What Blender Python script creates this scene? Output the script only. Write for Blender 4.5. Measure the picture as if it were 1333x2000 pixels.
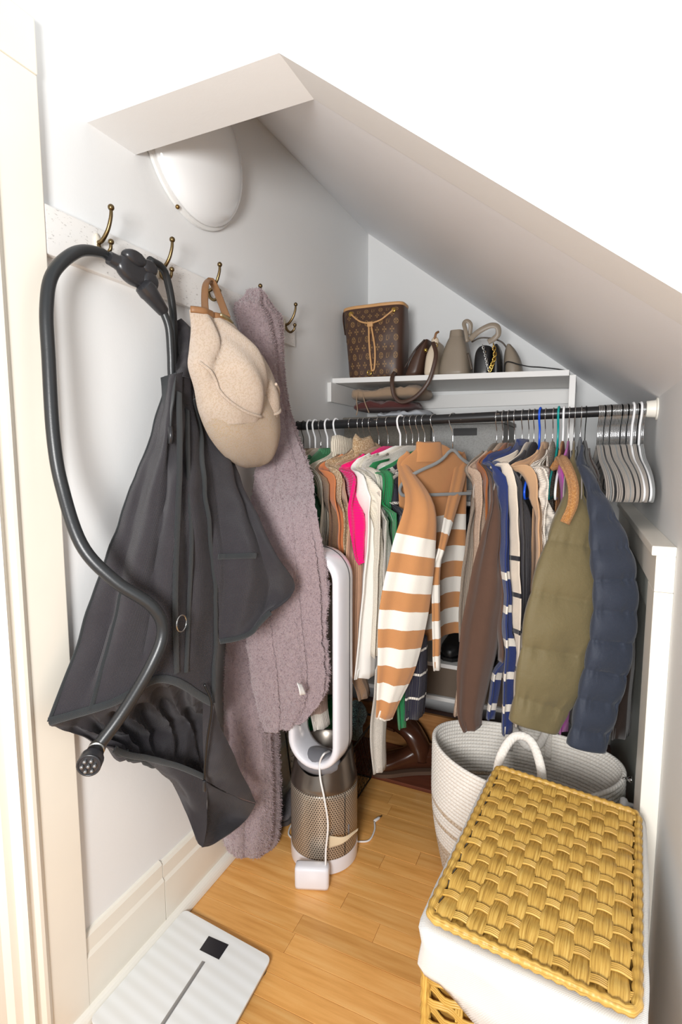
import bpy, bmesh, math, random
import numpy as np
from mathutils import Vector, Matrix, noise as mnoise
random.seed(7)
RNG = np.random.RandomState(7)
for o in list(bpy.data.objects): bpy.data.objects.remove(o, do_unlink=True)
SC = bpy.context.scene
COL = SC.collection

# ---------------------------------------------------------------- camera
EYE = 1.35
FPX = 1032.0
_d = np.array([470.5, -112.0, FPX]); _d /= np.linalg.norm(_d)
_l = np.array([-(FPX**2 + 112.0**2) / 470.5, -112.0, FPX]); _l /= np.linalg.norm(_l)
_r = -_l
_u = np.cross(_d, _r)
if _u[1] > 0: _u = -_u
RW = np.array([_r, _d, _u])                 # camera axes -> room axes
cam_data = bpy.data.cameras.new('camera')
cam = bpy.data.objects.new('camera', cam_data)
COL.objects.link(cam)
_cr = RW @ np.array([1.0, 0, 0]); _cd = RW @ np.array([0, 1.0, 0]); _cf = RW @ np.array([0, 0, 1.0])
cam.matrix_world = Matrix(((_cr[0], -_cd[0], -_cf[0], 0), (_cr[1], -_cd[1], -_cf[1], 0), (_cr[2], -_cd[2], -_cf[2], EYE), (0, 0, 0, 1)))
cam_data.sensor_fit = 'HORIZONTAL'
cam_data.sensor_width = 36.0
cam_data.lens = 36.0 * FPX / 1333.0
cam_data.clip_start = 0.02
SC.camera = cam

# ---------------------------------------------------------------- world, flash, exposure
w = bpy.data.worlds.new('world'); SC.world = w; w.use_nodes = True
w.node_tree.nodes['Background'].inputs[0].default_value = (0.94, 0.98, 1.0, 1)
w.node_tree.nodes['Background'].inputs[1].default_value = 0.74
def area(name, loc, target, size, power, col=(1, 1, 1)):
    ld = bpy.data.lights.new(name, 'AREA'); ld.shape = 'DISK'; ld.size = size; ld.energy = power; ld.color = col
    o = bpy.data.objects.new(name, ld); COL.objects.link(o)
    o.location = loc
    o.rotation_euler = (Vector(target) - Vector(loc)).to_track_quat('-Z', 'Y').to_euler()
    return o
area('bounced_flash', (-0.08, -0.75, 1.42), (-0.45, 1.6, 1.25), 0.5, 53, (1.0, 0.99, 0.975))
SC.view_settings.view_transform = 'Standard'
SC.view_settings.look = 'None'
SC.view_settings.gamma = 1
SC.view_settings.use_curve_mapping = False
SC.view_settings.exposure = 0.0

# ---------------------------------------------------------------- geometry helpers
def at(px, py, x=None, y=None, z=None):
    """room point seen at a photograph pixel, on the plane x=, y= or z="""
    v = RW @ np.array([px - 666.5, py - 1000.0, FPX])
    if x is not None: t = x / v[0]
    elif y is not None: t = y / v[1]
    else: t = (z - EYE) / v[2]
    p = v * t
    return np.array([p[0], p[1], p[2] + EYE])
def A(*p): return np.array(p, float)
def cr(pts, n, closed=False):
    """Catmull-Rom resample to n points"""
    P = np.asarray(pts, float)
    if P.ndim == 1: P = P[:, None]
    m = len(P)
    if closed:
        ts = np.arange(n) * m / n
    else:
        ts = np.linspace(0, m - 1, n)
    out = []
    for t in ts:
        i = int(math.floor(t)); f = t - i
        if not closed and i >= m - 1: i = m - 2; f = 1.0
        if closed:
            a, b, c, d = P[(i - 1) % m], P[i % m], P[(i + 1) % m], P[(i + 2) % m]
        else:
            b, c = P[i], P[i + 1]
            a = P[i - 1] if i > 0 else 2 * b - c
            d = P[i + 2] if i + 2 < m else 2 * c - b
        out.append(0.5 * ((2 * b) + (-a + c) * f + (2 * a - 5 * b + 4 * c - d) * f * f + (-a + 3 * b - 3 * c + d) * f ** 3))
    return np.array(out)
def NZ(p, s, seed=0.0):
    return mnoise.noise(Vector((p[0] * s + seed * 7.13, p[1] * s - seed * 3.7, p[2] * s + seed * 1.9)))

class Geo:
    def __init__(self): self.v = []; self.f = []; self.uv = []
    def add(self, v, f, uv=None):
        n = len(self.v)
        self.v.extend([tuple(p) for p in v])
        for k, q in enumerate(f):
            self.f.append(tuple(i + n for i in q))
            self.uv.append(uv[k] if uv is not None else [(0, 0)] * len(q))
        return self

def grid_faces(m, n, closed_u, closed_v=False):
    F = []
    for i in range(m if closed_v else m - 1):
        for j in range(n if closed_u else n - 1):
            F.append((i * n + j, i * n + (j + 1) % n, ((i + 1) % m) * n + (j + 1) % n, ((i + 1) % m) * n + j))
    return F
def loft(g, rings, closed=True, cap0=False, cap1=False, closed_v=False):
    R = np.asarray(rings, float); m, n = R.shape[:2]
    du = np.linalg.norm(np.roll(R, -1, 1) - R, axis=2).mean(0); u = np.concatenate([[0], np.cumsum(du)])
    dv = np.linalg.norm(np.diff(R, axis=0), axis=2).mean(1); vv = np.concatenate([[0], np.cumsum(dv), [0]])
    if closed_v: vv[m] = vv[m - 1] + 0.01
    F = []; UV = []
    for i in range(m if closed_v else m - 1):
        for j in range(n if closed else n - 1):
            F.append((i * n + j, i * n + (j + 1) % n, ((i + 1) % m) * n + (j + 1) % n, ((i + 1) % m) * n + j))
            UV.append([(u[j], vv[i]), (u[j + 1], vv[i]), (u[j + 1], vv[i + 1]), (u[j], vv[i + 1])])
    V = R.reshape(-1, 3)
    if cap0: F.append(tuple(reversed(range(n)))); UV.append([(0, 0)] * n)
    if cap1: F.append(tuple((m - 1) * n + k for k in range(n))); UV.append([(0, 0)] * n)
    g.add(V, F, UV); return g
def frames(P, closed=False, up=None):
    P = np.asarray(P, float); n = len(P)
    T = np.gradient(P, axis=0)
    if closed: T = np.roll(P, -1, 0) - np.roll(P, 1, 0)
    T /= np.maximum(np.linalg.norm(T, axis=1), 1e-9)[:, None]
    if up is None:
        up = A(0, 0, 1) if abs(T[0][2]) < 0.9 else A(1, 0, 0)
        N = np.zeros_like(P); N[0] = up - T[0] * (up @ T[0]); N[0] /= np.linalg.norm(N[0])
        for i in range(1, n):
            q = N[i - 1] - T[i] * (N[i - 1] @ T[i]); N[i] = q / max(np.linalg.norm(q), 1e-9)
    else:
        up = np.asarray(up, float)
        N = up - T * ((T * up).sum(1))[:, None]; N /= np.maximum(np.linalg.norm(N, axis=1), 1e-9)[:, None]
    return T, N, np.cross(T, N)
def tube(g, path, r, n=8, closed=False, up=None, rb=None, caps=True, sq=1.0):
    """tube of radius r (scalar or per point) along N; rb = radius along B"""
    P = np.asarray(path, float); m = len(P)
    T, N, B = frames(P, closed, up)
    ra = np.broadcast_to(np.asarray(r, float), (m,)); rbb = ra if rb is None else np.broadcast_to(np.asarray(rb, float), (m,))
    th = np.arange(n) * 2 * math.pi / n
    c = np.sign(np.cos(th)) * np.abs(np.cos(th)) ** sq; s = np.sign(np.sin(th)) * np.abs(np.sin(th)) ** sq
    rings = P[:, None, :] + N[:, None, :] * (ra[:, None] * c)[:, :, None] + B[:, None, :] * (rbb[:, None] * s)[:, :, None]
    return loft(g, rings, True, caps and not closed, caps and not closed, closed)
def box(g, lo, hi, b=0.0, M=None):
    bm = bmesh.new(); bmesh.ops.create_cube(bm, size=1)
    lo = A(*lo); hi = A(*hi); c = (lo + hi) / 2; s = hi - lo
    for v in bm.verts: v.co = Vector((v.co[i] * s[i] + c[i] for i in range(3)))
    if b > 0: bmesh.ops.bevel(bm, geom=list(bm.edges), offset=min(b, min(s) * 0.45), segments=2, affect='EDGES', profile=0.6)
    bm.verts.index_update()
    V = [np.array(v.co) for v in bm.verts]; F = [[v.index for v in f.verts] for f in bm.faces]
    nr = [f.normal.copy() for f in bm.faces]
    UV = []
    for f, q in zip(bm.faces, F):
        f.normal_update(); k = max(range(3), key=lambda i: abs(f.normal[i])); a, bb = [(1, 2), (0, 2), (0, 1)][k]
        UV.append([(V[i][a], V[i][bb]) for i in q])
    bm.free()
    if M is not None: V = [M @ v for v in V]
    g.add(V, F, UV); return g
def lathe(g, prof, c=(0, 0, 0), n=32, sx=1.0, sy=1.0, cap0=True, cap1=True, axis='Z'):
    th = np.arange(n) * 2 * math.pi / n
    rings = []
    for r, z in prof:
        if axis == 'Z': rings.append(np.stack([c[0] + r * sx * np.cos(th), c[1] + r * sy * np.sin(th), np.full(n, c[2] + z)], 1))
        elif axis == 'X': rings.append(np.stack([np.full(n, c[0] + z), c[1] + r * sx * np.cos(th), c[2] + r * sy * np.sin(th)], 1))
        else: rings.append(np.stack([c[0] + r * sx * np.sin(th), np.full(n, c[1] + z), c[2] + r * sy * np.cos(th)], 1))
    return loft(g, rings, True, cap0, cap1)
def sphere(g, c, r, n=10, s=(1, 1, 1)):
    prof = [(max(1e-5, r * math.sin(t)), -r * math.cos(t)) for t in np.linspace(0, math.pi, n)]
    h = Geo(); lathe(h, prof, (0, 0, 0), n + 4, cap0=False, cap1=False)
    g.add([A(*c) + A(*p) * A(*s) for p in h.v], h.f, h.uv); return g
def patch(g, grid, nu, nv, thick=0.004, wr=0.0, ws=12.0, seed=0.0, fold=None):
    """smooth cloth sheet through a grid of room points, with wrinkles and real thickness"""
    G = np.asarray(grid, float)
    rows = np.array([cr(r, nu) for r in G])
    S = np.array([cr(rows[:, j], nv) for j in range(nu)]).transpose(1, 0, 2)
    du = np.gradient(S, axis=1); dv = np.gradient(S, axis=0); N = np.cross(du, dv)
    N /= np.maximum(np.linalg.norm(N, axis=2), 1e-9)[:, :, None]
    if fold:
        fn, fa, fd = fold
        for i in range(nv):
            for j in range(nu):
                u_, v_ = j / (nu - 1), i / (nv - 1)
                w_ = min(1, 5 * u_, 5 * (1 - u_), 3 * v_ + 0.1, 6 * (1 - v_) + 0.25)
                a_ = math.pi * fn * u_ + fd * v_ + 0.7 * math.sin(4 * v_ + seed) + seed
                S[i, j] = S[i, j] + N[i, j] * fa * w_ * (1.6 * abs(math.sin(a_)) ** 0.7 - 1.0 + 0.4 * math.sin(2.3 * a_ + 5 * v_))
    if wr:
        for i in range(nv):
            for j in range(nu):
                p = S[i, j]
                S[i, j] = p + N[i, j] * wr * (NZ(p, ws, seed) + 0.5 * NZ(p, ws * 2.1, seed + 3) )
    a = S + N * thick / 2; b = S - N * thick / 2
    ring = np.concatenate([a, b[:, ::-1]], axis=1)
    m, n = ring.shape[:2]
    loft(g, ring, True, True, True)
    return S
def lift(p, q, t): return p + (q - p) * t

def mesh_of(name, g, smooth=True, origin=(0, 0, 0)):
    me = bpy.data.meshes.new(name)
    V = np.asarray(g.v, float) - np.asarray(origin, float)
    me.from_pydata([tuple(p) for p in V], [], g.f)
    uvl = me.uv_layers.new(name='UVMap')
    flat = np.array([c for q in g.uv for c in q], dtype=np.float32).ravel()
    uvl.data.foreach_set('uv', flat)
    bm = bmesh.new(); bm.from_mesh(me); bmesh.ops.recalc_face_normals(bm, faces=bm.faces); bm.to_mesh(me); bm.free()
    if smooth:
        me.polygons.foreach_set('use_smooth', [True] * len(me.polygons))
    return me
def tag(o, label=None, cat=None, group=None, kind=None):
    if label: o['label'] = label
    if cat: o['category'] = cat
    if group: o['group'] = group
    if kind: o['kind'] = kind
    return o
def wloc(o):
    p = np.zeros(3)
    while o is not None: p += np.array(o.location); o = o.parent
    return p
def obj(name, g, mat, parent=None, label=None, cat=None, group=None, kind=None, smooth=True, auto=None, bevel=None):
    """one mesh object; geometry is given in room coordinates (parents are only translated)"""
    if parent is None:
        V = np.asarray(g.v); org = A((V[:, 0].min() + V[:, 0].max()) / 2, (V[:, 1].min() + V[:, 1].max()) / 2, V[:, 2].min())
        me = mesh_of(name, g, smooth, org); o = bpy.data.objects.new(name, me); o.location = org
    else:
        me = mesh_of(name, g, smooth, wloc(parent)); o = bpy.data.objects.new(name, me); o.parent = parent
    COL.objects.link(o)
    me.materials.append(mat)
    if smooth and auto is not None:
        sharp_by_angle(me, auto)
    return tag(o, label, cat, group, kind)
def sharp_by_angle(me, deg):
    bm = bmesh.new(); bm.from_mesh(me)
    for e in bm.edges:
        if len(e.link_faces) == 2 and e.calc_face_angle(0) > math.radians(deg): e.smooth = False
    bm.to_mesh(me); bm.free()
def thing(name, loc, label, cat, group=None):
    o = bpy.data.objects.new(name, None); COL.objects.link(o); o.empty_display_size = 0.05
    o.location = tuple(loc)
    return tag(o, label, cat, group)
def dup(root, loc=None, rotz=None, label=None, group=None):
    r = root.copy(); COL.objects.link(r)
    if loc is not None: r.location = tuple(loc)
    if rotz is not None: r.rotation_euler = (0, 0, rotz)
    if label: r['label'] = label
    if group: r['group'] = group
    for ch in list(root.children):
        c = ch.copy(); COL.objects.link(c); c.parent = r
        for s in ch.children:
            d = s.copy(); COL.objects.link(d); d.parent = c
    return r

# ---------------------------------------------------------------- materials
MATS = {}
def srgb(h):
    if isinstance(h, str):
        h = h.lstrip('#'); c = [int(h[i:i + 2], 16) / 255 for i in (0, 2, 4)]
    else: c = h
    return tuple(((x / 12.92) if x <= 0.04045 else ((x + 0.055) / 1.055) ** 2.4) for x in c) + (1,)
class NT:
    def __init__(self, name):
        self.m = bpy.data.materials.new(name); self.m.use_nodes = True
        self.t = self.m.node_tree; self.b = self.t.nodes['Principled BSDF']
    def n(self, typ, **kw):
        nd = self.t.nodes.new('ShaderNode' + typ)
        for k, v in kw.items(): setattr(nd, k, v)
        return nd
    def l(self, a, b): self.t.links.new(a, b)
    def math(self, op, a, b=None, c=None):
        nd = self.n('Math', operation=op)
        for k, v in enumerate((a, b, c)):
            if v is None: continue
            if isinstance(v, (int, float)): nd.inputs[k].default_value = v
            else: self.l(v, nd.inputs[k])
        return nd.outputs[0]
    def mix(self, fac, a, b):
        nd = self.n('Mix', data_type='RGBA')
        if isinstance(fac, (int, float)): nd.inputs[0].default_value = fac
        else: self.l(fac, nd.inputs[0])
        for k, v in ((6, a), (7, b)):
            if isinstance(v, tuple): nd.inputs[k].default_value = v
            else: self.l(v, nd.inputs[k])
        return nd.outputs[2]
    def noise(self, scale, vec=None, detail=3, rough=0.55):
        nd = self.n('TexNoise'); nd.inputs['Scale'].default_value = scale; nd.inputs['Detail'].default_value = detail; nd.inputs['Roughness'].default_value = rough
        if vec is not None: self.l(vec, nd.inputs['Vector'])
        return nd.outputs['Fac']
    def ramp(self, fac, stops):
        nd = self.n('ValToRGB'); e = nd.color_ramp.elements
        while len(e) < len(stops): e.new(0.5)
        for k, (p, c) in enumerate(stops): e[k].position = p; e[k].color = c
        self.l(fac, nd.inputs[0]); return nd.outputs[0]
    def bump(self, h, strength=0.3, dist=0.002):
        nd = self.n('Bump'); nd.inputs['Strength'].default_value = strength; nd.inputs['Distance'].default_value = dist
        self.l(h, nd.inputs['Height']); self.l(nd.outputs[0], self.b.inputs['Normal'])
    def base(self, c):
        if isinstance(c, tuple): self.b.inputs['Base Color'].default_value = c
        else: self.l(c, self.b.inputs['Base Color'])
    def set(self, rough=0.5, metal=0.0, spec=0.5, sheen=0.0, coat=0.0):
        self.b.inputs['Roughness'].default_value = rough; self.b.inputs['Metallic'].default_value = metal
        self.b.inputs['Specular IOR Level'].default_value = spec
        self.b.inputs['Sheen Weight'].default_value = sheen; self.b.inputs['Coat Weight'].default_value = coat
    def uv(self):
        nd = self.n('UVMap'); s = self.n('SeparateXYZ'); self.l(nd.outputs[0], s.inputs[0]); return nd.outputs[0], s.outputs[0], s.outputs[1]
    def obj(self):
        nd = self.n('TexCoord'); return nd.outputs['Object']
def plain(name, c, rough=0.5, metal=0.0, var=0.06, nscale=18, bump=0.0, bscale=200, spec=0.5, coat=0.0):
    if name in MATS: return MATS[name]
    t = NT(name); t.set(rough, metal, spec, 0, coat); c = srgb(c)
    o = t.obj()
    if var:
        dk = tuple(x * (1 - var) for x in c[:3]) + (1,); lt = tuple(min(1, x * (1 + var * 0.6)) for x in c[:3]) + (1,)
        t.base(t.mix(t.noise(nscale, o), dk, lt))
    else: t.base(c)
    if bump: t.bump(t.noise(bscale, o, 4), bump, 0.001)
    MATS[name] = t.m; return t.m
def cloth(name, c, kind='weave', scale=1.0, bump=0.5, c2=None, var=0.12, stripe=None, rough=0.9, sheen=0.25):
    """woven / knitted cloth: pattern runs on UVs measured in metres.  stripe=(colour, period, width, start, offset)"""
    if name in MATS: return MATS[name]
    t = NT(name); t.set(rough, 0, 0.2, sheen)
    uvv, u, v = t.uv(); o = t.obj(); c = srgb(c)
    col = t.mix(t.noise(35, o), tuple(x * (1 - var) for x in c[:3]) + (1,), tuple(min(1, x * (1 + var * .5)) for x in c[:3]) + (1,))
    if c2: col = t.mix(t.math('GREATER_THAN', t.noise(260 / scale, o, 2), 0.53), col, srgb(c2))
    if stripe:
        sc, per, wid, start, off = stripe
        wob = t.math('MULTIPLY', t.math('SUBTRACT', t.noise(300, o, 1), 0.5), 0.0012)
        vv = t.math('ADD', v, wob)
        fr = t.math('FRACT', t.math('DIVIDE', t.math('SUBTRACT', vv, off), per))
        on = t.math('MULTIPLY', t.math('LESS_THAN', fr, wid / per), t.math('GREATER_THAN', vv, start))
        col = t.mix(on, col, srgb(sc))
    t.base(col)
    TAU = 2 * math.pi
    if kind == 'rib':
        h = t.math('SINE', t.math('MULTIPLY', u, TAU / (0.0065 * scale)))
    elif kind == 'knit':
        a = t.math('SINE', t.math('MULTIPLY', u, TAU / (0.005 * scale))); b = t.math('SINE', t.math('ADD', t.math('MULTIPLY', v, TAU / (0.004 * scale)), t.math('MULTIPLY', a, 1.2)))
        h = t.math('ADD', t.math('MULTIPLY', a, 0.7), b)
    elif kind == 'waffle':
        a = t.math('ABSOLUTE', t.math('SINE', t.math('MULTIPLY', u, TAU / (0.012 * scale)))); b = t.math('ABSOLUTE', t.math('SINE', t.math('MULTIPLY', v, TAU / (0.012 * scale))))
        h = t.math('MAXIMUM', a, b)
    elif kind == 'hrib':
        h = t.math('SINE', t.math('MULTIPLY', v, TAU / (0.009 * scale)))
    elif kind == 'cable':
        s = t.math('SINE', t.math('MULTIPLY', v, TAU / 0.05)); a = t.math('SINE', t.math('ADD', t.math('MULTIPLY', u, TAU / 0.022), t.math('MULTIPLY', s, 1.6)))
        h = t.math('ADD', a, t.math('MULTIPLY', t.math('SINE', t.math('MULTIPLY', v, TAU / 0.006)), 0.3))
    elif kind == 'fuzz':
        h = t.noise(170 / scale, o, 5, 0.7)
    elif kind == 'mesh':
        a = t.math('SINE', t.math('MULTIPLY', t.math('ADD', u, v), TAU / (0.006 * scale))); b = t.math('SINE', t.math('MULTIPLY', t.math('SUBTRACT', u, v), TAU / (0.006 * scale)))
        h = t.math('MULTIPLY', a, b)
    else:
        a = t.math('SINE', t.math('MULTIPLY', u, TAU / (0.0028 * scale))); b = t.math('SINE', t.math('MULTIPLY', v, TAU / (0.0028 * scale)))
        h = t.math('MULTIPLY', a, b)
    if kind != 'fuzz': h = t.math('ADD', h, t.math('MULTIPLY', t.noise(120, o), 0.8))
    t.bump(h, bump, 0.0022 if kind != 'fuzz' else 0.006)
    MATS[name] = t.m; return t.m
def metal(name, c, rough=0.25): return plain(name, c, rough, 1.0, 0.1, 60)

# ================================================================ THE ROOM
XL, XR, YB = -1.04, 0.20, 2.632
YH0, YH1, ZH, XC = 0.92, 1.061, 2.088, -0.543     # header wall: front, back, soffit height, where the slope starts
SL = 0.765
def zs(x): return ZH - SL * (x - XC)

def wall_mat(name, c, rough=0.62):
    if name in MATS: return MATS[name]
    t = NT(name); t.set(rough, 0, 0.3); o = t.obj(); c = srgb(c)
    col = t.mix(t.noise(3.0, o, 4), tuple(x * 0.965 for x in c[:3]) + (1,), c)
    sp = t.math('GREATER_THAN', t.noise(26, o, 5, 0.7), 0.735)
    col = t.mix(t.math('MULTIPLY', sp, 0.14), col, srgb('#8a8478'))
    t.base(col); t.bump(t.math('ADD', t.noise(9, o, 4), t.math('MULTIPLY', t.noise(180, o, 2), 0.15)), 0.12, 0.006)
    MATS[name] = t.m; return t.m
WALL = wall_mat('white_wall_paint', '#eceded')
SLOPE = wall_mat('white_slope_paint', '#f3f5f9', 0.42)
TRIM = plain('cream_trim_paint', '#efe9dc', 0.35, 0, 0.05, 6, 0.06, 60)
TRIM2 = plain('ivory_trim_paint', '#f0ece2', 0.4, 0, 0.05, 8, 0.05, 60)

def quadbox(lo, hi, b=0.0):
    g = Geo(); box(g, lo, hi, b); return g
def prism(poly, axis, a, b):
    """extrude polygon (2D) along axis from a to b"""
    g = Geo(); n = len(poly)
    def mk(p, q):
        return {'Y': (p[0], q, p[1]), 'X': (q, p[0], p[1]), 'Z': (p[0], p[1], q)}[axis]
    V = [mk(p, a) for p in poly] + [mk(p, b) for p in poly]
    F = [tuple(range(n)), tuple(reversed(range(n, 2 * n)))] + [(i, (i + 1) % n, n + (i + 1) % n, n + i) for i in range(n)]
    g.add(V, F, [[(V[k][0] + V[k][1], V[k][2]) for k in q] for q in F]); return g
ZTOP = 2.75
obj('wall_left', quadbox((XL - 0.12, 0.60, 0), (XL, YB + 0.1, ZTOP)), WALL, kind='structure', smooth=False)
obj('wall_back', quadbox((XL - 0.12, YB, 0), (XR + 0.12, YB + 0.12, ZTOP)), WALL, kind='structure', smooth=False)
obj('wall_right', quadbox((XR, YH0, 0), (XR + 0.12, YB + 0.02, 1.62)), WALL, kind='structure', smooth=False)
# header wall that carries the closet opening, with its sloping lower edge
obj('wall_front', prism([(XL, ZH), (XC, ZH), (XR + 0.02, zs(XR + 0.02)), (XR + 0.02, 0), (2.6, 0), (2.6, ZTOP), (XL, ZTOP)], 'Y', YH0, YH1), WALL, kind='structure', smooth=False)
# sloping ceiling slab
obj('ceiling', prism([(XL, zs(XL)), (XR + 0.06, zs(XR + 0.06)), (XR + 0.06, zs(XR + 0.06) + 0.08), (XL, zs(XL) + 0.08)], 'Y', YH1 - 0.001, YB + 0.02), SLOPE, kind='structure', smooth=False)

# --- floor of narrow maple boards, each a piece of its own
def wood(name, a, b, c, rough=0.28, along='x'):
    if name in MATS: return MATS[name]
    t = NT(name); t.set(rough, 0, 0.5); 
    oi = t.n('ObjectInfo')
    tc = t.n('TexCoord'); mp = t.n('Mapping'); t.l(tc.outputs['Object'], mp.inputs[0])
    mp.inputs['Scale'].default_value = {'x': (1.6, 22, 22), 'y': (22, 1.6, 22), 'z': (22, 22, 1.6)}[along]
    ad = t.n('VectorMath', operation='ADD'); t.l(mp.outputs[0], ad.inputs[0])
    cb = t.n('CombineXYZ'); t.l(t.math('MULTIPLY', oi.outputs['Random'], 60), cb.inputs[0]); t.l(t.math('MULTIPLY', oi.outputs['Random'], 37), cb.inputs[1]); t.l(cb.outputs[0], ad.inputs[1])
    gr = t.noise(2.2, ad.outputs[0], 6, 0.62)
    col = t.ramp(gr, [(0.25, srgb(a)), (0.5, srgb(b)), (0.78, srgb(c))])
    hs = t.n('HueSaturation'); t.l(col, hs.inputs['Color'])
    t.l(t.math('ADD', t.math('MULTIPLY', oi.outputs['Random'], 0.22), 0.90), hs.inputs['Value'])
    t.base(hs.outputs[0]); t.bump(gr, 0.08, 0.001)
    MATS[name] = t.m; return t.m
MAPLE = wood('maple_floor', '#cd9049', '#e2a75f', '#edbd79')
floor = obj('floor', quadbox((XL - 0.1, -1.3, -0.06), (1.6, YB, -0.014)), plain('dark_subfloor', '#3a2413', 0.9), kind='structure', smooth=False)
rr = random.Random(3)
PW = 0.064
yy = 1.955
row = 0
while yy > -1.25:
    x = XL - 0.02 - rr.random() * 0.6
    while x < 1.5:
        L = 0.7 + rr.random() * 0.9
        x0, x1 = max(x, XL - 0.02), min(x + L, 1.5)
        if x1 - x0 > 0.03:
            dz = rr.uniform(-0.0004, 0.0004)
            obj('floorboard', quadbox((x0 + 0.0004, yy - PW + 0.0005, -0.016), (x1 - 0.0004, yy - 0.0005, dz), 0.0008), MAPLE, floor, smooth=False)
        x += L
    yy -= PW
# darker stained boards at the back of the closet, a little raised
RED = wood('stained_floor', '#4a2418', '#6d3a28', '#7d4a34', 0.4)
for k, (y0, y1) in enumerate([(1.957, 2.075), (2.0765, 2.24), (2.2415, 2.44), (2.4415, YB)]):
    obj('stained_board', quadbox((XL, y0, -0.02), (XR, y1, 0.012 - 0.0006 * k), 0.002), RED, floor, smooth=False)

# --- left wall: baseboard in two lengths with a moulded cap, and shoe moulding
def base_profile(y0, y1, dz, parent=None):
    poly = [(XL, 0), (XL + 0.019, 0), (XL + 0.019, 0.148 + dz), (XL + 0.013, 0.158 + dz), (XL + 0.013, 0.196 + dz), (XL + 0.007, 0.204 + dz), (XL, 0.206 + dz)]
    return prism(poly, 'Y', y0, y1)
bb = obj('baseboard_left', base_profile(0.785, 1.043, 0.004), TRIM, kind='structure', smooth=False)
obj('baseboard_length', base_profile(1.046, 1.95, -0.003), TRIM, bb, smooth=False)
g = Geo(); 
loft(g, [[(XL + 0.0191 + 0.021 * math.cos(t), yv, 0.002 + 0.030 * math.sin(t)) for t in np.linspace(0, math.pi / 2, 7)] + [(XL + 0.0191, yv, 0.0005)] for yv in (-0.2, 1.95)], True, True, True)
obj('shoe_moulding', g, TRIM2, bb, smooth=False)

# --- door casing at the near end of the left wall
cs = obj('trim_1', quadbox((XL, 0.690, 0), (XL + 0.020, 0.786, 2.098), 0.002), TRIM, kind='structure', smooth=False)
poly = [(XL, 0.50)] + [(XL + a, b) for a, b in [(0.012, 0.50), (0.012, 0.60), (0.020, 0.612), (0.020, 0.628), (0.030, 0.634), (0.036, 0.642), (0.030, 0.650), (0.024, 0.655), (0.024, 0.664), (0.030, 0.672), (0.030, 0.680), (0.024, 0.6895)]] + [(XL, 0.6895)]
obj('moulding', prism(poly, 'Z', 0, 2.098), TRIM, cs, smooth=False)
obj('head_casing', quadbox((XL, 0.50, 2.099), (XL + 0.022, 0.787, 2.203), 0.003), TRIM, cs, smooth=False)
obj('door_1', quadbox((XL - 0.12, 0.30, 0), (XL + 0.004, 0.60, 2.08), 0.003), wood('brown_door', '#6b3a20', '#8a4f2e', '#9c5f3a', 0.4, 'z'), kind='structure', smooth=False)

# --- hook rail board with chipped paint
t = NT('chipped_white_paint'); t.set(0.45); o_ = t.obj()
mk = t.n('Mapping'); t.l(o_, mk.inputs[0]); mk.inputs['Scale'].default_value = (1, 14, 40)
msk = t.math('MULTIPLY', t.math('GREATER_THAN', t.noise(5, mk.outputs[0], 8, 0.75), 0.60), t.math('GREATER_THAN', t.noise(6, o_, 3), 0.5))
t.base(t.mix(t.math('MULTIPLY', msk, 0.6), srgb('#e9e7e4'), srgb('#8b8580'))); t.bump(msk, 0.3, -0.001)
CHIP = t.m
rail = obj('trim_2', quadbox((XL, 0.787, 1.762), (XL + 0.018, 1.83, 1.861), 0.003), CHIP, kind='structure', smooth=False)

# --- low access door on the right wall: casing with a deep top ledge, recessed panel door
zl = 1.148
ac = obj('trim_3', quadbox((0.152, 1.345, zl - 0.022), (XR, YB, zl), 0.003), TRIM2, kind='structure', smooth=False)
obj('top_casing', quadbox((0.162, 1.352, zl - 0.105), (XR, YB, zl - 0.0225), 0.002), TRIM2, ac, smooth=False)
obj('side_casing', quadbox((0.162, 1.352, 0), (XR, 1.470, zl - 0.1055), 0.002), TRIM2, ac, smooth=False)
DOORG = plain('grey_green_door_paint', '#b9beb8', 0.3, 0, 0.06, 10)
dr = obj('door_2', quadbox((0.180, 1.4705, 0.0), (XR, YB, zl - 0.106), 0.001), DOORG, kind='structure', smooth=False)
obj('door_stile', quadbox((0.170, 1.474, 0.01), (0.1799, 1.552, zl - 0.109), 0.002), DOORG, dr, smooth=False)
obj('door_rail', quadbox((0.170, 1.5525, zl - 0.19), (0.1799, 2.5, zl - 0.109), 0.002), DOORG, dr, smooth=False)

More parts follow.
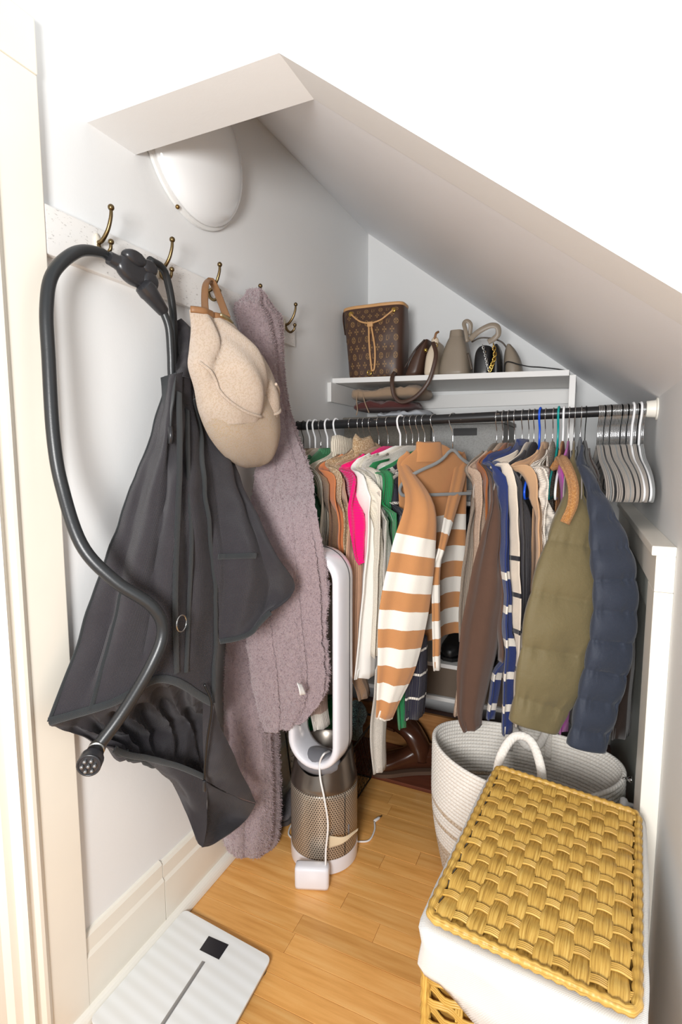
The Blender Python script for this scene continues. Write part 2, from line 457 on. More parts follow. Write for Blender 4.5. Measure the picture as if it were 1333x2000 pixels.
# ================================================================ LEFT WALL: LAMP, HOOKS, HANGING THINGS
def drape(g, levels, nfold=3, amp=0.01, m=48, n=40, seed=0.0, back=0.02, fz=0.0, fs=60.0, pw=0.5, drift=0.6, closeb=True, ridge=False):
    """hanging cloth: levels = (pxL, pyL, pxR, pyR, X, bulge); X is the plane of its edges, bulge stands off the wall"""
    Ls = np.array([np.concatenate([at(l[0], l[1], x=l[4]), at(l[2], l[3], x=(l[6] if len(l) > 6 else l[4])), [l[5]]]) for l in levels])
    Ls = cr(Ls, m)
    s = np.linspace(0, 1, n)
    rings = []
    for i in range(m):
        Lp, Rp, bu = Ls[i, :3], Ls[i, 3:6], Ls[i, 6]
        v = i / (m - 1)
        ev = np.sin(np.pi * s) ** pw
        ph = seed * 2.3 + drift * 4 * v
        fo = np.sin(2 * np.pi * nfold * s + ph + 0.8 * np.sin(3 * v + seed)) + 0.35 * np.sin(2 * np.pi * nfold * 2.3 * s - ph * 1.4)
        if ridge: fo = 2.0 * np.abs(np.sin(np.pi * nfold * s + ph * 0.5 + 0.5 * np.sin(3 * v + seed))) ** 0.55 - 1.1 + 0.25 * np.sin(2 * np.pi * nfold * 1.7 * s - ph)
        off = bu * ev + amp * fo * np.minimum(1, 6 * s * (1 - s)) * (0.35 + 0.65 * min(1, 3 * v))
        F = Lp[None] + (Rp - Lp)[None] * s[:, None]; F = F + off[:, None] * A(1, 0, 0)[None]
        B = Lp[None] + (Rp - Lp)[None] * s[::-1, None] ; B = B - (back * np.sin(np.pi * s) ** 0.5)[:, None] * A(1, 0, 0)[None]
        rings.append(np.concatenate([F, B[1:-1]], 0))
    R = np.array(rings)
    if fz:
        c = R.mean(1, keepdims=True)
        for i in range(m):
            for j in range(R.shape[1]):
                d = R[i, j] - c[i, 0]; d[2] *= 0.2; d /= max(np.linalg.norm(d), 1e-6)
                R[i, j] += d * fz * (NZ(R[i, j], fs, seed) + 0.7 * NZ(R[i, j], fs * 2.2, seed + 5))
    loft(g, R, True, True, closeb)
    return R

def fur(R, n, ln, wd, seed=0):
    """short plush fibres standing on a lofted surface R (m, k, 3)"""
    rs = np.random.RandomState(seed); m, k = R.shape[:2]; g = Geo()
    A0 = R[:-1]; A1 = R[1:]; B0 = np.roll(A0, -1, 1); 
    ar = (np.linalg.norm(np.cross(B0 - A0, A1 - A0), axis=2)).ravel(); ar = ar / ar.sum()
    idx = rs.choice(len(ar), n, p=ar); i, j = idx // k, idx % k; a, b = rs.rand(n, 1), rs.rand(n, 1)
    p00, p01, p10 = R[i, j], R[i, (j + 1) % k], R[i + 1, j]
    p = p00 + (p01 - p00) * a + (p10 - p00) * b
    N = np.cross(p01 - p00, p10 - p00); N /= np.maximum(np.linalg.norm(N, axis=1), 1e-9)[:, None]
    c = R.mean(1)[i]; N *= np.sign(((p - c) * N).sum(1))[:, None]
    d = N + rs.randn(n, 3) * 0.45 + A(0, 0, -0.35); d /= np.linalg.norm(d, axis=1)[:, None]
    t_ = np.cross(d, rs.randn(n, 3)); t_ /= np.linalg.norm(t_, axis=1)[:, None]
    L = ln * (0.6 + 0.8 * rs.rand(n, 1))
    V = np.stack([p - N * 0.001 - t_ * wd, p - N * 0.001 + t_ * wd, p + d * L], 1).reshape(-1, 3)
    g.v = [tuple(q) for q in V]; g.f = [(3 * q, 3 * q + 1, 3 * q + 2) for q in range(n)]; g.uv = [[(0, 0)] * 3] * n
    return g
# --- white dome lamp high on the left wall
lp = thing('wall_lamp', (XL, 1.282, 2.0), 'white glass dome lamp on the wall above the coat hooks, unlit', 'lamp')
GLOSSW = plain('glossy_white_glass', '#eef0f1', 0.12, 0, 0.0, spec=0.6, coat=0.4)
g = Geo(); lathe(g, [(0.001, 0.001), (0.196, 0.001), (0.2, 0.004), (0.2, 0.012), (0.193, 0.016), (0.001, 0.016)], (XL, 1.282, 2.2), 56, axis='X', cap0=False, cap1=False)
obj('base_ring', g, plain('white_lamp_metal', '#e6e6e4', 0.3), lp, smooth=True, auto=40)
g = Geo(); lathe(g, [(max(0.0008, 0.192 * math.cos(a)), 0.0165 + 0.070 * math.sin(a)) for a in np.linspace(0, math.pi / 2, 18)], (XL, 1.282, 2.2), 56, axis='X')
obj('glass_dome', g, GLOSSW, lp)
g = Geo(); q = at(347, 404, x=XL + 0.018); sphere(g, q, 0.006, 8)
obj('screw', g, metal('tarnished_brass', '#8c6f45', 0.35), lp)

# --- five double coat hooks
BRASS = metal('aged_bronze', '#7a6748', 0.3)
hook_labels = ['bronze double coat hook with the black cable resting on its lower arm',
               'bronze double coat hook carrying the black connector and dark bag',
               'bronze double coat hook carrying the beige canvas bag',
               'bronze double coat hook hidden inside the top of the mauve robe',
               'bare bronze double coat hook beside the mauve robe']
HY = [0.915, 1.108, 1.303, 1.515, 1.749]
hk0 = None
for k, hy in enumerate(HY):
    base = A(XL + 0.018, hy, 1.826)
    if hk0 is None:
        hk0 = thing('coat_hook', base, hook_labels[k], 'hook', 'coat hooks on the painted rail')
        g = Geo(); lathe(g, [(0.001, 0.0003), (0.013, 0.0003), (0.0125, 0.003), (0.008, 0.005), (0.001, 0.006)], base, 16, sx=0.75, sy=1.7, axis='X')
        obj('back_plate', g, plain('painted_hook_plate', '#e4dccb', 0.4, 0, 0.2, 90), hk0)
        g = Geo(); pth = cr([base + A(*p) for p in [(0.004, 0, 0), (0.018, 0, 0.004), (0.036, 0, 0.024), (0.046, 0, 0.048), (0.048, 0, 0.064)]], 16)
        tube(g, pth, np.linspace(0.0052, 0.0036, 16), 8)
        ua = obj('upper_arm', g, BRASS, hk0)
        g = Geo(); sphere(g, base + A(0.048, 0, 0.068), 0.0072, 8); obj('ball_tip', g, BRASS, ua)
        g = Geo(); pth = cr([base + A(*p) for p in [(0.004, 0, -0.004), (0.012, 0, -0.020), (0.026, 0, -0.028), (0.040, 0, -0.020), (0.043, 0, -0.008)]], 16)
        tube(g, pth, np.linspace(0.005, 0.0036, 16), 8)
        la = obj('lower_arm', g, BRASS, hk0)
        g = Geo(); sphere(g, base + A(0.0435, 0, -0.004), 0.0066, 8); obj('ball_tip', g, BRASS, la)
    else:
        dup(hk0, base, None, hook_labels[k])

# --- black cable with connector and plug
BLK = plain('black_rubber', '#26282a', 0.36, 0, 0.15, 40, 0.15, 300)
BLKP = plain('black_plastic', '#2d2d30', 0.3, 0, 0.1, 30)
cb = thing('cable', at(172, 1490, x=-0.86), 'thick black cable with junction block and round multi-pin plug looped over hooks', 'cable')
pth = cr([at(188, 1462, x=-0.862), at(240, 1392, x=-0.835), at(295, 1300, x=-0.80), at(318, 1235, x=-0.79), at(298, 1185, x=-0.80), at(225, 1135, x=-0.85), at(160, 1065, x=-0.90), at(121, 950, x=-0.945),
          at(104, 850, x=-0.96), at(95, 700, x=-0.968), at(91, 600, x=-0.972), at(104, 533, x=-0.975), at(150, 492, x=-0.978), at(196, 493, x=-0.98), at(216, 506, x=-0.98)], 110)
g = Geo(); tube(g, pth, np.concatenate([np.full(92, 0.0128), np.linspace(0.0128, 0.0085, 18)]), 12); obj('hose', g, BLK, cb)
# plug: collar, body, face with pins
p0, p1 = at(189, 1462, x=-0.858), at(171, 1500, x=-0.822)
ax = (p1 - p0); ln = np.linalg.norm(ax); ax /= ln
def along(p, a, prof, n=20, up=None):
    g = Geo(); P = np.array([p + a * z for r, z in prof]); tube(g, P, [r for r, z in prof], n, up=up, caps=True); return g
obj('plug_collar', along(p0, ax, [(0.013, -0.006), (0.0165, -0.004), (0.0165, 0.006), (0.014, 0.008)]), metal('dull_steel', '#a9a7a2', 0.35), cb, auto=40)
pl = obj('plug', along(p0, ax, [(0.0145, 0.008), (0.017, 0.014), (0.019, 0.03), (0.0225, 0.034), (0.0225, 0.050), (0.0205, 0.055), (0.0175, 0.0555)]), BLKP, cb, auto=40)
e1 = np.cross(ax, A(0, 0, 1)); e1 /= np.linalg.norm(e1); e2 = np.cross(ax, e1)
g = Geo(); tube(g, [p0 + ax * 0.0555 + 0.0205 * (e1 * math.cos(q_) + e2 * math.sin(q_)) for q_ in np.linspace(0, 2 * math.pi, 25)[:-1]], 0.0022, 6, closed=True); obj('plug_rim', g, BLKP, pl)
for k in range(7):
    c = p0 + ax * 0.0560 + (0 if k == 6 else 0.0115) * (e1 * math.cos(k * math.pi / 3) + e2 * math.sin(k * math.pi / 3))
    obj('pin', along(c, ax, [(0.0034, -0.002), (0.0034, 0.005), (0.0022, 0.0065)], 10), plain('grey_pin', '#8b8b8b', 0.3, 0.6), pl)
# junction block on the second hook
c0 = at(262, 527, x=-0.962); ex = at(300, 548, x=-0.962) - c0; ex /= np.linalg.norm(ex); ez = A(0, -ex[2], ex[1]); 
def ell(c, a, b, t, n=14, flat=1.0):
    g = Geo(); h = Geo(); sphere(h, (0, 0, 0), 1.0, n)
    V = []
    for p in h.v:
        x, y, z = p
        x = np.sign(x) * min(abs(x), flat)
        V.append(c + A(1, 0, 0) * x * t + ex * y * a + ez * z * b)
    g.add(V, h.f, h.uv); return g
jb = obj('junction_block', ell(c0 + ez * -0.004, 0.052, 0.033, 0.024, 16, 0.6), BLKP, cb)
obj('shell', ell(c0 + ex * -0.008 + ez * 0.021 + A(0.006, 0, 0), 0.032, 0.018, 0.022, 12, 0.7), BLKP, jb)
obj('shell', ell(c0 + ex * 0.036 + ez * 0.018 + A(0.004, 0, 0), 0.026, 0.019, 0.022, 12, 0.7), BLKP, jb)
obj('shell', ell(c0 + ex * 0.040 + ez * -0.013 + A(0.006, 0, 0), 0.025, 0.026, 0.020, 12, 0.7), BLKP, jb)
pa, pb = at(212, 503, x=-0.972), at(236, 516, x=-0.966); d = (pb - pa); L = np.linalg.norm(d); d /= L
obj('strain_relief', along(pa, d, [(0.010, 0), (0.0145, 0.001), (0.0155, L * 0.6), (0.018, L)], 16), BLKP, cb, auto=40)
pa, pb = at(276, 552, x=-0.955), at(322, 612, x=-0.945); d = (pb - pa); L = np.linalg.norm(d); d /= L
obj('strain_relief', along(pa, d, [(0.012, 0), (0.022, 0.008), (0.023, L * 0.3), (0.021, L * 0.38), (0.014, L * 0.95), (0.010, L)], 18), BLKP, cb, auto=40)
g = Geo(); tube(g, cr([at(318, 606, x=-0.945), at(330, 640, x=-0.94), at(334, 690, x=-0.945), at(336, 740, x=-0.95), at(345, 790, x=-0.955)], 30), 0.0098, 10); obj('cord', g, BLK, cb)
g = Geo(); tube(g, cr([at(292, 508, x=-0.97), at(318, 525, x=-0.975), at(330, 560, x=-0.98), at(338, 610, x=-0.985), at(341, 680, x=-0.985), at(345, 760, x=-0.985)], 30), 0.0098, 10); obj('cord', g, BLK, cb)

# --- dark nylon bag hanging open from the second hook
NYL = cloth('dark_nylon', '#3b383c', 'mesh', 0.8, 0.55, var=0.15, rough=0.42, sheen=0.1)
BIND = cloth('black_binding_tape', '#2f3234', 'weave', 1.0, 0.4, var=0.1, rough=0.8)
bag = thing('nylon_bag', at(400, 1655, x=-0.84), 'large charcoal nylon bag with open zip hanging limp from coat hook', 'bag')
PX = lambda rows: [[at(a, b, x=c) for a, b, c in r] for r in rows]
def cloth_part(name, rows, nu, nv, wr, ws, seed, mat=NYL, th=0.0025, parent=None, fold=None):
    g = Geo(); S = patch(g, PX(rows), nu, nv, th, wr, ws, seed, fold)
    o = obj(name, g, mat, parent or bag, auto=75); return o, S
_, SA = cloth_part('front_panel', [
    [(326, 737, -0.955), (338, 733, -0.93), (352, 728, -0.93), (368, 724, -0.94)],
    [(296, 850, -0.965), (325, 846, -0.90), (358, 838, -0.915), (388, 832, -0.94)],
    [(256, 960, -0.975), (308, 958, -0.89), (352, 952, -0.855), (400, 950, -0.865)],
    [(198, 1110, -0.98), (272, 1108, -0.89), (346, 1100, -0.84), (413, 1092, -0.845)],
    [(150, 1262, -0.98), (245, 1248, -0.89), (335, 1228, -0.83), (420, 1240, -0.83)],
    [(94, 1408, -0.965), (215, 1372, -0.89), (322, 1326, -0.83), (415, 1372, -0.81)]], 46, 60, 0.010, 8.0, 1.0, fold=(3.2, -0.011, 1.2))
_, SB = cloth_part('side_flap', [
    [(368, 722, -0.94), (378, 716, -0.945), (386, 712, -0.95)],
    [(390, 832, -0.945), (420, 838, -0.945), (448, 880, -0.935)],
    [(401, 950, -0.89), (455, 955, -0.865), (492, 985, -0.835)],
    [(412, 1080, -0.845), (484, 1078, -0.78), (540, 1082, -0.735)],
    [(420, 1180, -0.835), (495, 1182, -0.775), (577, 1148, -0.715)],
    [(428, 1252, -0.825), (484, 1238, -0.775), (528, 1196, -0.735)]], 40, 50, 0.009, 9.0, 2.0, fold=(1.7, -0.009, 1.5))
_, SC_ = cloth_part('lower_pouch', [
    [(94, 1408, -0.967), (215, 1372, -0.90), (322, 1328, -0.85), (412, 1372, -0.83)],
    [(115, 1418, -0.985), (230, 1400, -0.965), (330, 1375, -0.945), (425, 1412, -0.93)],
    [(145, 1435, -0.985), (250, 1432, -0.975), (345, 1428, -0.96), (440, 1470, -0.94)],
    [(190, 1455, -0.965), (262, 1462, -0.955), (352, 1480, -0.945), (446, 1530, -0.93)],
    [(222, 1464, -0.93), (290, 1482, -0.93), (360, 1515, -0.93), (440, 1580, -0.92)]], 80, 60, 0.020, 11.0, 3.0, fold=(6.0, 0.020, -2.5))
cloth_part('zipped_edge', [
    [(398, 1335, -0.825), (406, 1352, -0.82), (414, 1372, -0.812)],
    [(396, 1420, -0.84), (418, 1425, -0.82), (436, 1430, -0.815)],
    [(398, 1480, -0.85), (436, 1490, -0.825), (468, 1500, -0.82)],
    [(400, 1525, -0.86), (448, 1550, -0.835), (500, 1568, -0.82)]], 22, 30, 0.007, 12.0, 4.0)
cloth_part('lower_tip', [
    [(404, 1528, -0.865), (450, 1552, -0.85), (499, 1570, -0.825)],
    [(404, 1580, -0.885), (440, 1595, -0.885), (482, 1600, -0.85)],
    [(396, 1655, -0.855), (415, 1650, -0.86), (450, 1628, -0.85)]], 22, 20, 0.006, 12.0, 5.0)
_, SE = cloth_part('lower_rim', [
    [(222, 1464, -0.93), (300, 1483, -0.915), (352, 1497, -0.895), (402, 1518, -0.87)],
    [(290, 1492, -0.93), (325, 1510, -0.915), (362, 1535, -0.89), (404, 1560, -0.868)],
    [(345, 1545, -0.925), (365, 1565, -0.90), (384, 1590, -0.88), (404, 1605, -0.862)],
    [(384, 1640, -0.87), (388, 1648, -0.865), (394, 1653, -0.86), (398, 1655, -0.857)]], 30, 26, 0.006, 11.0, 6.0)
cloth_part('gathered_top', [
    [(340, 630, -1.00), (352, 624, -1.00), (368, 634, -0.985), (383, 648, -0.985)],
    [(340, 668, -1.005), (352, 660, -0.99), (368, 668, -0.965), (386, 680, -0.97)],
    [(338, 705, -1.005), (350, 700, -0.975), (366, 702, -0.945), (384, 710, -0.95)],
    [(330, 742, -0.99), (342, 738, -0.955), (356, 735, -0.925), (372, 738, -0.93)]], 24, 24, 0.009, 22.0, 7.0)
# folded strap of fabric at the mouth
cloth_part('top_strap', [
    [(314, 738, -0.955), (345, 728, -0.925)], [(318, 780, -0.945), (340, 775, -0.905)], [(324, 830, -0.93), (335, 826, -0.895)], [(327, 866, -0.905), (334, 864, -0.89)]], 10, 16, 0.002, 20, 8.0, mat=BIND)
def ribbon(name, path, wdt, up, parent=None, mat=BIND, th=0.0022, n=None):
    g = Geo(); tube(g, path, wdt / 2, 6, up=up, rb=th, sq=0.5); return obj(name, g, mat, parent or bag, auto=50)
def nudge(P, d=0.004): return np.asarray(P) + A(d, -d * 0.5, 0)
ribbon('binding', nudge(SA[-1]), 0.018, (0, 0, 1))
ribbon('binding', nudge(SA[:, 0]), 0.008, (0, 1, 0.3))
ribbon('binding', nudge(cr([SA[4, 26], SA[20, 26], SA[40, 29], SA[57, 33]], 40)[:, :], 0.006), 0.018, (0, 1, 0.2))
ribbon('binding', nudge(cr([SA[i, 36] for i in (8, 20, 32, 44, 56)], 40), 0.006), 0.014, (0, 1, 0.2))
ribbon('binding', nudge(SA[6:, -1]), 0.016, (0, 1, 0.2))
ribbon('binding', nudge(SA[38:, 10], 0.005), 0.013, (0, 1, 0.2))
ribbon('binding', nudge(SB[-1]), 0.014, (0, 0, 1))
ribbon('binding', nudge(SB[30, 3:24], 0.005), 0.014, (0, 0, 1))
ribbon('binding', nudge(SC_[-1, :34], 0.004), 0.016, (0, 0, 1))
ribbon('binding', nudge(SE[0]), 0.014, (0, 0, 1))
g = Geo(); tube(g, nudge(cr([at(398, 1335, x=-0.81), at(412, 1375, x=-0.80), at(404, 1440, x=-0.82), at(399, 1490, x=-0.84), at(398, 1520, x=-0.85)], 40)), 0.003, 6); obj('zip', g, plain('black_zip', '#191a1b', 0.35), bag)
g = Geo(); box(g, (-0.004, -0.004, -0.03), (0.004, 0.004, 0), 0.002); q = at(399, 1524, x=-0.836); g.v = [tuple(A(*v) + q) for v in g.v]; obj('zip_pull', g, BLKP, bag)
q = at(352, 1217, x=-0.812); g = Geo(); tube(g, [q + A(0.004, 0.016 * math.cos(t), 0.019 * math.sin(t)) for t in np.linspace(0, 2 * math.pi, 20)[:-1]], 0.0017, 6, closed=True); obj('metal_ring', g, metal('chrome', '#c9c9c9', 0.15), bag)
g = Geo(); q = at(330, 850, x=-0.88); tube(g, [q + A(0.004, 0, 0.02), q + A(0.006, 0, 0), q + A(0.004, 0, -0.02)], 0.005, 8); obj('toggle', g, BLKP, bag)

# --- beige canvas bag with brown leather handle
CANV = cloth('beige_canvas', '#d2bfae', 'weave', 1.1, 0.6, c2='#c6b09a', var=0.08)
CANV2 = cloth('tan_canvas', '#c2ae9a', 'weave', 1.1, 0.6, c2='#bda486', var=0.08)
LEA = plain('brown_leather', '#8d6440', 0.5, 0, 0.12, 30)
tb = thing('canvas_bag', at(490, 915, x=-0.93), 'crumpled beige canvas bag with brown leather handle hanging on coat hook', 'bag')
g = Geo(); Rg = drape(g, [(371, 604, 447, 632, -0.880, 0.020), (374, 640, 458, 650, -0.885, 0.045), (370, 680, 482, 690, -0.890, 0.085), (367, 715, 502, 735, -0.890, 0.105), (378, 755, 514, 770, -0.890, 0.105), (388, 800, 519, 800, -0.890, 0.09), (402, 832, 516, 822, -0.890, 0.07)],
      1.8, 0.022, 54, 46, 0.4, 0.02, drift=1.5, ridge=True)
obj('bag_body', g, CANV, tb)
g = Geo(); drape(g, [(380, 765, 518, 780, -0.895, 0.095), (388, 805, 525, 815, -0.895, 0.10), (408, 852, 528, 850, -0.895, 0.092), (436, 888, 526, 880, -0.897, 0.07), (462, 907, 518, 900, -0.900, 0.045), (482, 914, 506, 910, -0.902, 0.015)], 1.2, 0.004, 30, 40, 0.3, 0.02)
obj('bag_base', g, CANV2, tb)
def on(v_, s_): return Rg[int(round(v_ * 53)), int(round(s_ * 45))] + A(0.004, -0.002, 0)
g = Geo(); tube(g, cr([on(*q) for q in [(0.47, 0.02), (0.55, 0.07), (0.63, 0.10), (0.70, 0.10), (0.78, 0.14), (0.86, 0.25), (0.92, 0.40), (0.93, 0.58), (0.88, 0.74), (0.80, 0.86), (0.72, 0.90), (0.65, 0.84), (0.60, 0.76)]], 70), 0.0042, 8); obj('piped_seam', g, CANV, tb)
g = Geo(); tube(g, Rg[0, :46] + A(0.002, 0, 0), 0.008, 8, up=(0, 0, 1), rb=0.003); obj('leather_trim', g, LEA, tb)
h3 = A(XL + 0.018 + 0.03, 1.303, 1.826)
def strap(g, pts, wdt, th, up, n=30): return tube(g, cr(pts, n), wdt / 2, 8, up=up, rb=th, sq=0.5)
def strapf(g, pts, wdt, th, n=30):
    '''flat strap whose broad side faces the room'''
    P = cr(pts, n); T = np.gradient(P, axis=0); T /= np.linalg.norm(T, axis=1)[:, None]
    nrm = A(0.35, -0.92, 0.1); U = np.cross(T, nrm); U /= np.maximum(np.linalg.norm(U, axis=1), 1e-6)[:, None]
    for i in range(1, n):
        if U[i] @ U[i - 1] < 0: U[i] = -U[i]
    return tube(g, P, wdt / 2, 8, up=U, rb=th, sq=0.5)
g = Geo(); strapf(g, [at(402, 618, x=-0.88), at(400, 585, x=-0.93), at(402, 556, x=-0.955), at(410, 547, x=-0.972), at(420, 560, x=-0.965), at(432, 590, x=-0.92), at(444, 622, x=-0.865)], 0.020, 0.002); obj('handle', g, LEA, tb)
g = Geo(); strap(g, [at(430, 614, x=-0.855), at(444, 622, x=-0.85), at(454, 632, x=-0.85)], 0.009, 0.004, (0, 0, 1), 8); obj('clip', g, metal('pale_brass', '#c9b98f', 0.25), tb)

# --- mauve fluffy robe on the fourth hook
ROBE = cloth('mauve_plush', '#ab979a', 'fuzz', 0.8, 0.8, c2='#9c888d', var=0.15, rough=0.95, sheen=0.5)
PILE = plain('mauve_pile', '#b09ca0', 0.95, 0, 0.25, 160, spec=0.1)
rb = thing('bathrobe', at(480, 1675, x=-0.90), 'fluffy mauve-grey bathrobe hanging in long folds beside the canvas bag', 'robe')
def plush(name, lv, nf, amp, m, n, seed, fz, fs, drift, nfur):
    g = Geo(); R = drape(g, lv, nf, amp, m, n, seed, 0.03, fz=fz, fs=fs, drift=drift, ridge=True)
    o = obj(name, g, ROBE, rb); obj('plush_pile', fur(R, nfur, 0.0065, 0.0011, int(seed * 10)), PILE, o, kind='stuff', smooth=False)
plush('hood', [(494, 563, 505, 563, -0.985, 0.012), (484, 578, 516, 580, -0.985, 0.022), (462, 594, 530, 602, -0.985, 0.03), (463, 615, 546, 625, -0.985, 0.035), (476, 670, 543, 676, -0.985, 0.05), (496, 740, 548, 740, -0.99, 0.04), (512, 810, 560, 810, -0.99, 0.04), (515, 850, 570, 850, -0.985, 0.045)],
      2.0, 0.010, 70, 60, 2.2, 0.004, 90, 0.3, 14000)
plush('front_panel', [(510, 812, 563, 806, -0.985, 0.035), (506, 860, 574, 850, -0.975, 0.05, -0.93), (500, 930, 590, 920, -0.965, 0.08, -0.825), (486, 1010, 604, 1000, -0.945, 0.07, -0.735), (474, 1085, 620, 1080, -0.935, 0.075, -0.712), (474, 1150, 628, 1145, -0.93, 0.08, -0.715), (480, 1235, 620, 1225, -0.92, 0.09, -0.725), (490, 1310, 627, 1300, -0.90, 0.085, -0.72), (502, 1380, 622, 1345, -0.89, 0.07, -0.725), (520, 1432, 582, 1395, -0.87, 0.035, -0.77)],
      3.4, 0.018, 130, 100, 0.7, 0.005, 75, 0.25, 34000)
plush('back_panel', [(452, 1120, 500, 1120, -0.985, 0.05), (446, 1240, 516, 1240, -0.985, 0.07), (440, 1340, 520, 1340, -0.98, 0.08), (440, 1430, 524, 1440, -0.975, 0.085), (440, 1520, 528, 1520, -0.97, 0.085), (437, 1600, 530, 1590, -0.965, 0.08), (441, 1650, 529, 1632, -0.96, 0.065), (462, 1674, 512, 1662, -0.955, 0.03)],
      2.2, 0.010, 110, 74, 1.9, 0.004, 85, 0.15, 22000)
g = Geo(); patch(g, PX([[(580, 1333, -0.725), (590, 1336, -0.72)], [(584, 1345, -0.715), (595, 1348, -0.71)], [(586, 1358, -0.715), (598, 1356, -0.71)]]), 6, 8, 0.001); obj('care_tag', g, plain('white_tag', '#f1efec', 0.7), rb)

# ================================================================ ROD, HANGERS AND CLOTHES
YR = 1.845
def zr(x): return 1.461 + (x + 1.04) / 1.24 * 0.025
def rx(px):                                    # room x of a point on the rod
    z = 1.473
    for _ in range(3):
        lo = at(px, 815, y=YR); z = zr(lo[0])
    return lo[0]
rd = thing('clothes_rod', (XR, YR, zr(0)), 'worn black metal clothes rod across the closet with white end socket', 'rod')
t = NT('worn_black_rod'); t.set(0.35, 0.3); o_ = t.obj(); mp = t.n('Mapping'); t.l(o_, mp.inputs[0]); mp.inputs['Scale'].default_value = (6, 30, 30)
ch = t.math('GREATER_THAN', t.noise(3.2, mp.outputs[0], 5, 0.6), 0.665)
t.base(t.mix(ch, srgb('#2a2a2c'), srgb('#9a8676'))); RODM = t.m
g = Geo(); tube(g, np.array([(x, YR, zr(x)) for x in np.linspace(XL, XR, 20)]), 0.0165, 18); obj('bar', g, RODM, rd, auto=60)
g = Geo(); lathe(g, [(0.001, -0.030), (0.023, -0.030), (0.024, -0.028), (0.026, -0.006), (0.033, -0.004), (0.033, -0.0003), (0.001, -0.0003)], (XR, YR, zr(XR)), 28, axis='X', cap0=False, cap1=False); obj('end_socket', g, TRIM2, rd, auto=40)

VEL = cloth('taupe_velvet', '#a49c94', 'fuzz', 0.3, 0.3, var=0.08)
VELG = cloth('grey_velvet', '#8f9191', 'fuzz', 0.3, 0.3, var=0.08)
VELB = cloth('black_velvet', '#1d1d1f', 'fuzz', 0.3, 0.3, var=0.08)
WPL = plain('white_plastic', '#f1f2f4', 0.25, 0, 0.0)
BLU = plain('blue_plastic', '#1d56d6', 0.25, 0, 0.0)
TEAL = plain('teal_plastic', '#0d9a97', 0.25, 0, 0.0)
WDH = plain('orange_wood_hanger', '#a8662c', 0.4)
CHROME = metal('hanger_chrome', '#d4d4d4', 0.12)
STEELB = metal('black_wire', '#2b2b2b', 0.3)
def hanger_proto(kind, mat, wire, thick_hook):
    root = bpy.data.objects.new(kind, None); COL.objects.link(root); root.empty_display_size = 0.03
    R0 = 0.0165 + (0.0040 if thick_hook else 0.0018) + 0.0004
    wr_ = 0.0036 if thick_hook else 0.0015
    pts = [(R0 * math.cos(a), R0 * math.sin(a)) for a in np.linspace(math.radians(-35), math.radians(190), 12)]
    pts += [(-R0 * 0.75, -0.022), (-R0 * 0.2, -0.040), (0, -0.055), (0, -0.112)]
    P = cr(np.array([(0, w_, z_) for w_, z_ in pts]), 26)
    g = Geo(); tube(g, P, wr_, 7, up=(1, 0, 0))
    me = mesh_of('hook', g); me.materials.append(wire); hk = bpy.data.objects.new('hook', me); COL.objects.link(hk); hk.parent = root
    half = [(0.0, -0.096), (0.016, -0.103), (0.036, -0.122), (0.070, -0.142), (0.120, -0.160), (0.170, -0.182), (0.204, -0.208), (0.213, -0.228), (0.206, -0.243), (0.188, -0.248), (0.10, -0.249)]
    loop = half + [(0, -0.249)] + [(-a, b) for a, b in reversed(half[1:])]
    P = cr(np.array([(0, w_, z_ - 0.012) for w_, z_ in loop]), 52, closed=True)
    g = Geo()
    if thick_hook: tube(g, P, 0.0036, 7, closed=True, up=(1, 0, 0))
    else: tube(g, P, 0.0019, 6, closed=True, up=(1, 0, 0), rb=0.0062, sq=0.7)
    me = mesh_of('frame', g); me.materials.append(mat); fr = bpy.data.objects.new('frame', me); COL.objects.link(fr); fr.parent = root
    return root
HP = {k: hanger_proto('clothes_hanger', m, w_, t_) for k, m, w_, t_ in [('taupe', VEL, CHROME, 0), ('grey', VELG, CHROME, 0), ('black', VELB, STEELB, 0), ('white', WPL, WPL, 1), ('blue', BLU, BLU, 1), ('teal', TEAL, TEAL, 1), ('wood', WDH, CHROME, 0)]}
HW = {'taupe': 'taupe velvet', 'grey': 'grey velvet', 'black': 'black velvet', 'white': 'white plastic', 'blue': 'bright blue plastic', 'teal': 'teal plastic', 'wood': 'orange-brown'}
USED = set()
def put_hanger(kind, x, a_deg, label, group, tilt=0.0):
    p = (x, YR, zr(x))
    if kind not in USED:
        o = HP[kind]; USED.add(kind); o.location = p; o.rotation_euler = (0, 0, -math.radians(a_deg))
    else:
        o = dup(HP[kind], p, -math.radians(a_deg))
    tag(o, label, 'hanger', group); return o

# clothes keep their order on the rod: hook pixels, smooth fan of hanger angles, and the half-thickness each gap allows
RUN_L = [582, 593, 605, 616, 627, 640, 657, 686, 703, 713, 725, 741, 759, 783, 795, 807, 819, 831, 849]
RUN_R = [972, 984, 995, 1007, 1022, 1035, 1045, 1056, 1067, 1082, 1092, 1102, 1113, 1124, 1136, 1145]
def slot(px):
    L = RUN_L if px < 900 else RUN_R
    an = (lambda p: float(np.interp(p, [582, 741, 849], [2, 11, 33]))) if px < 900 else (lambda p: float(np.interp(p, [972, 1022, 1067, 1102, 1124, 1136, 1145], [9, 8, 5, 2, -1, -3, -5])))
    i = min(range(len(L)), key=lambda k: abs(L[k] - px)); gaps = []
    for j in (i - 1, i + 1):
        if 0 <= j < len(L): gaps.append(abs(rx(L[j]) - rx(L[i])) * math.cos(math.radians(an(L[i]))) - 0.17 * abs(math.radians(an(L[j]) - an(L[i]))))
    return L[i], an(L[i]), 0.36 * min(gaps)
GARS = {}
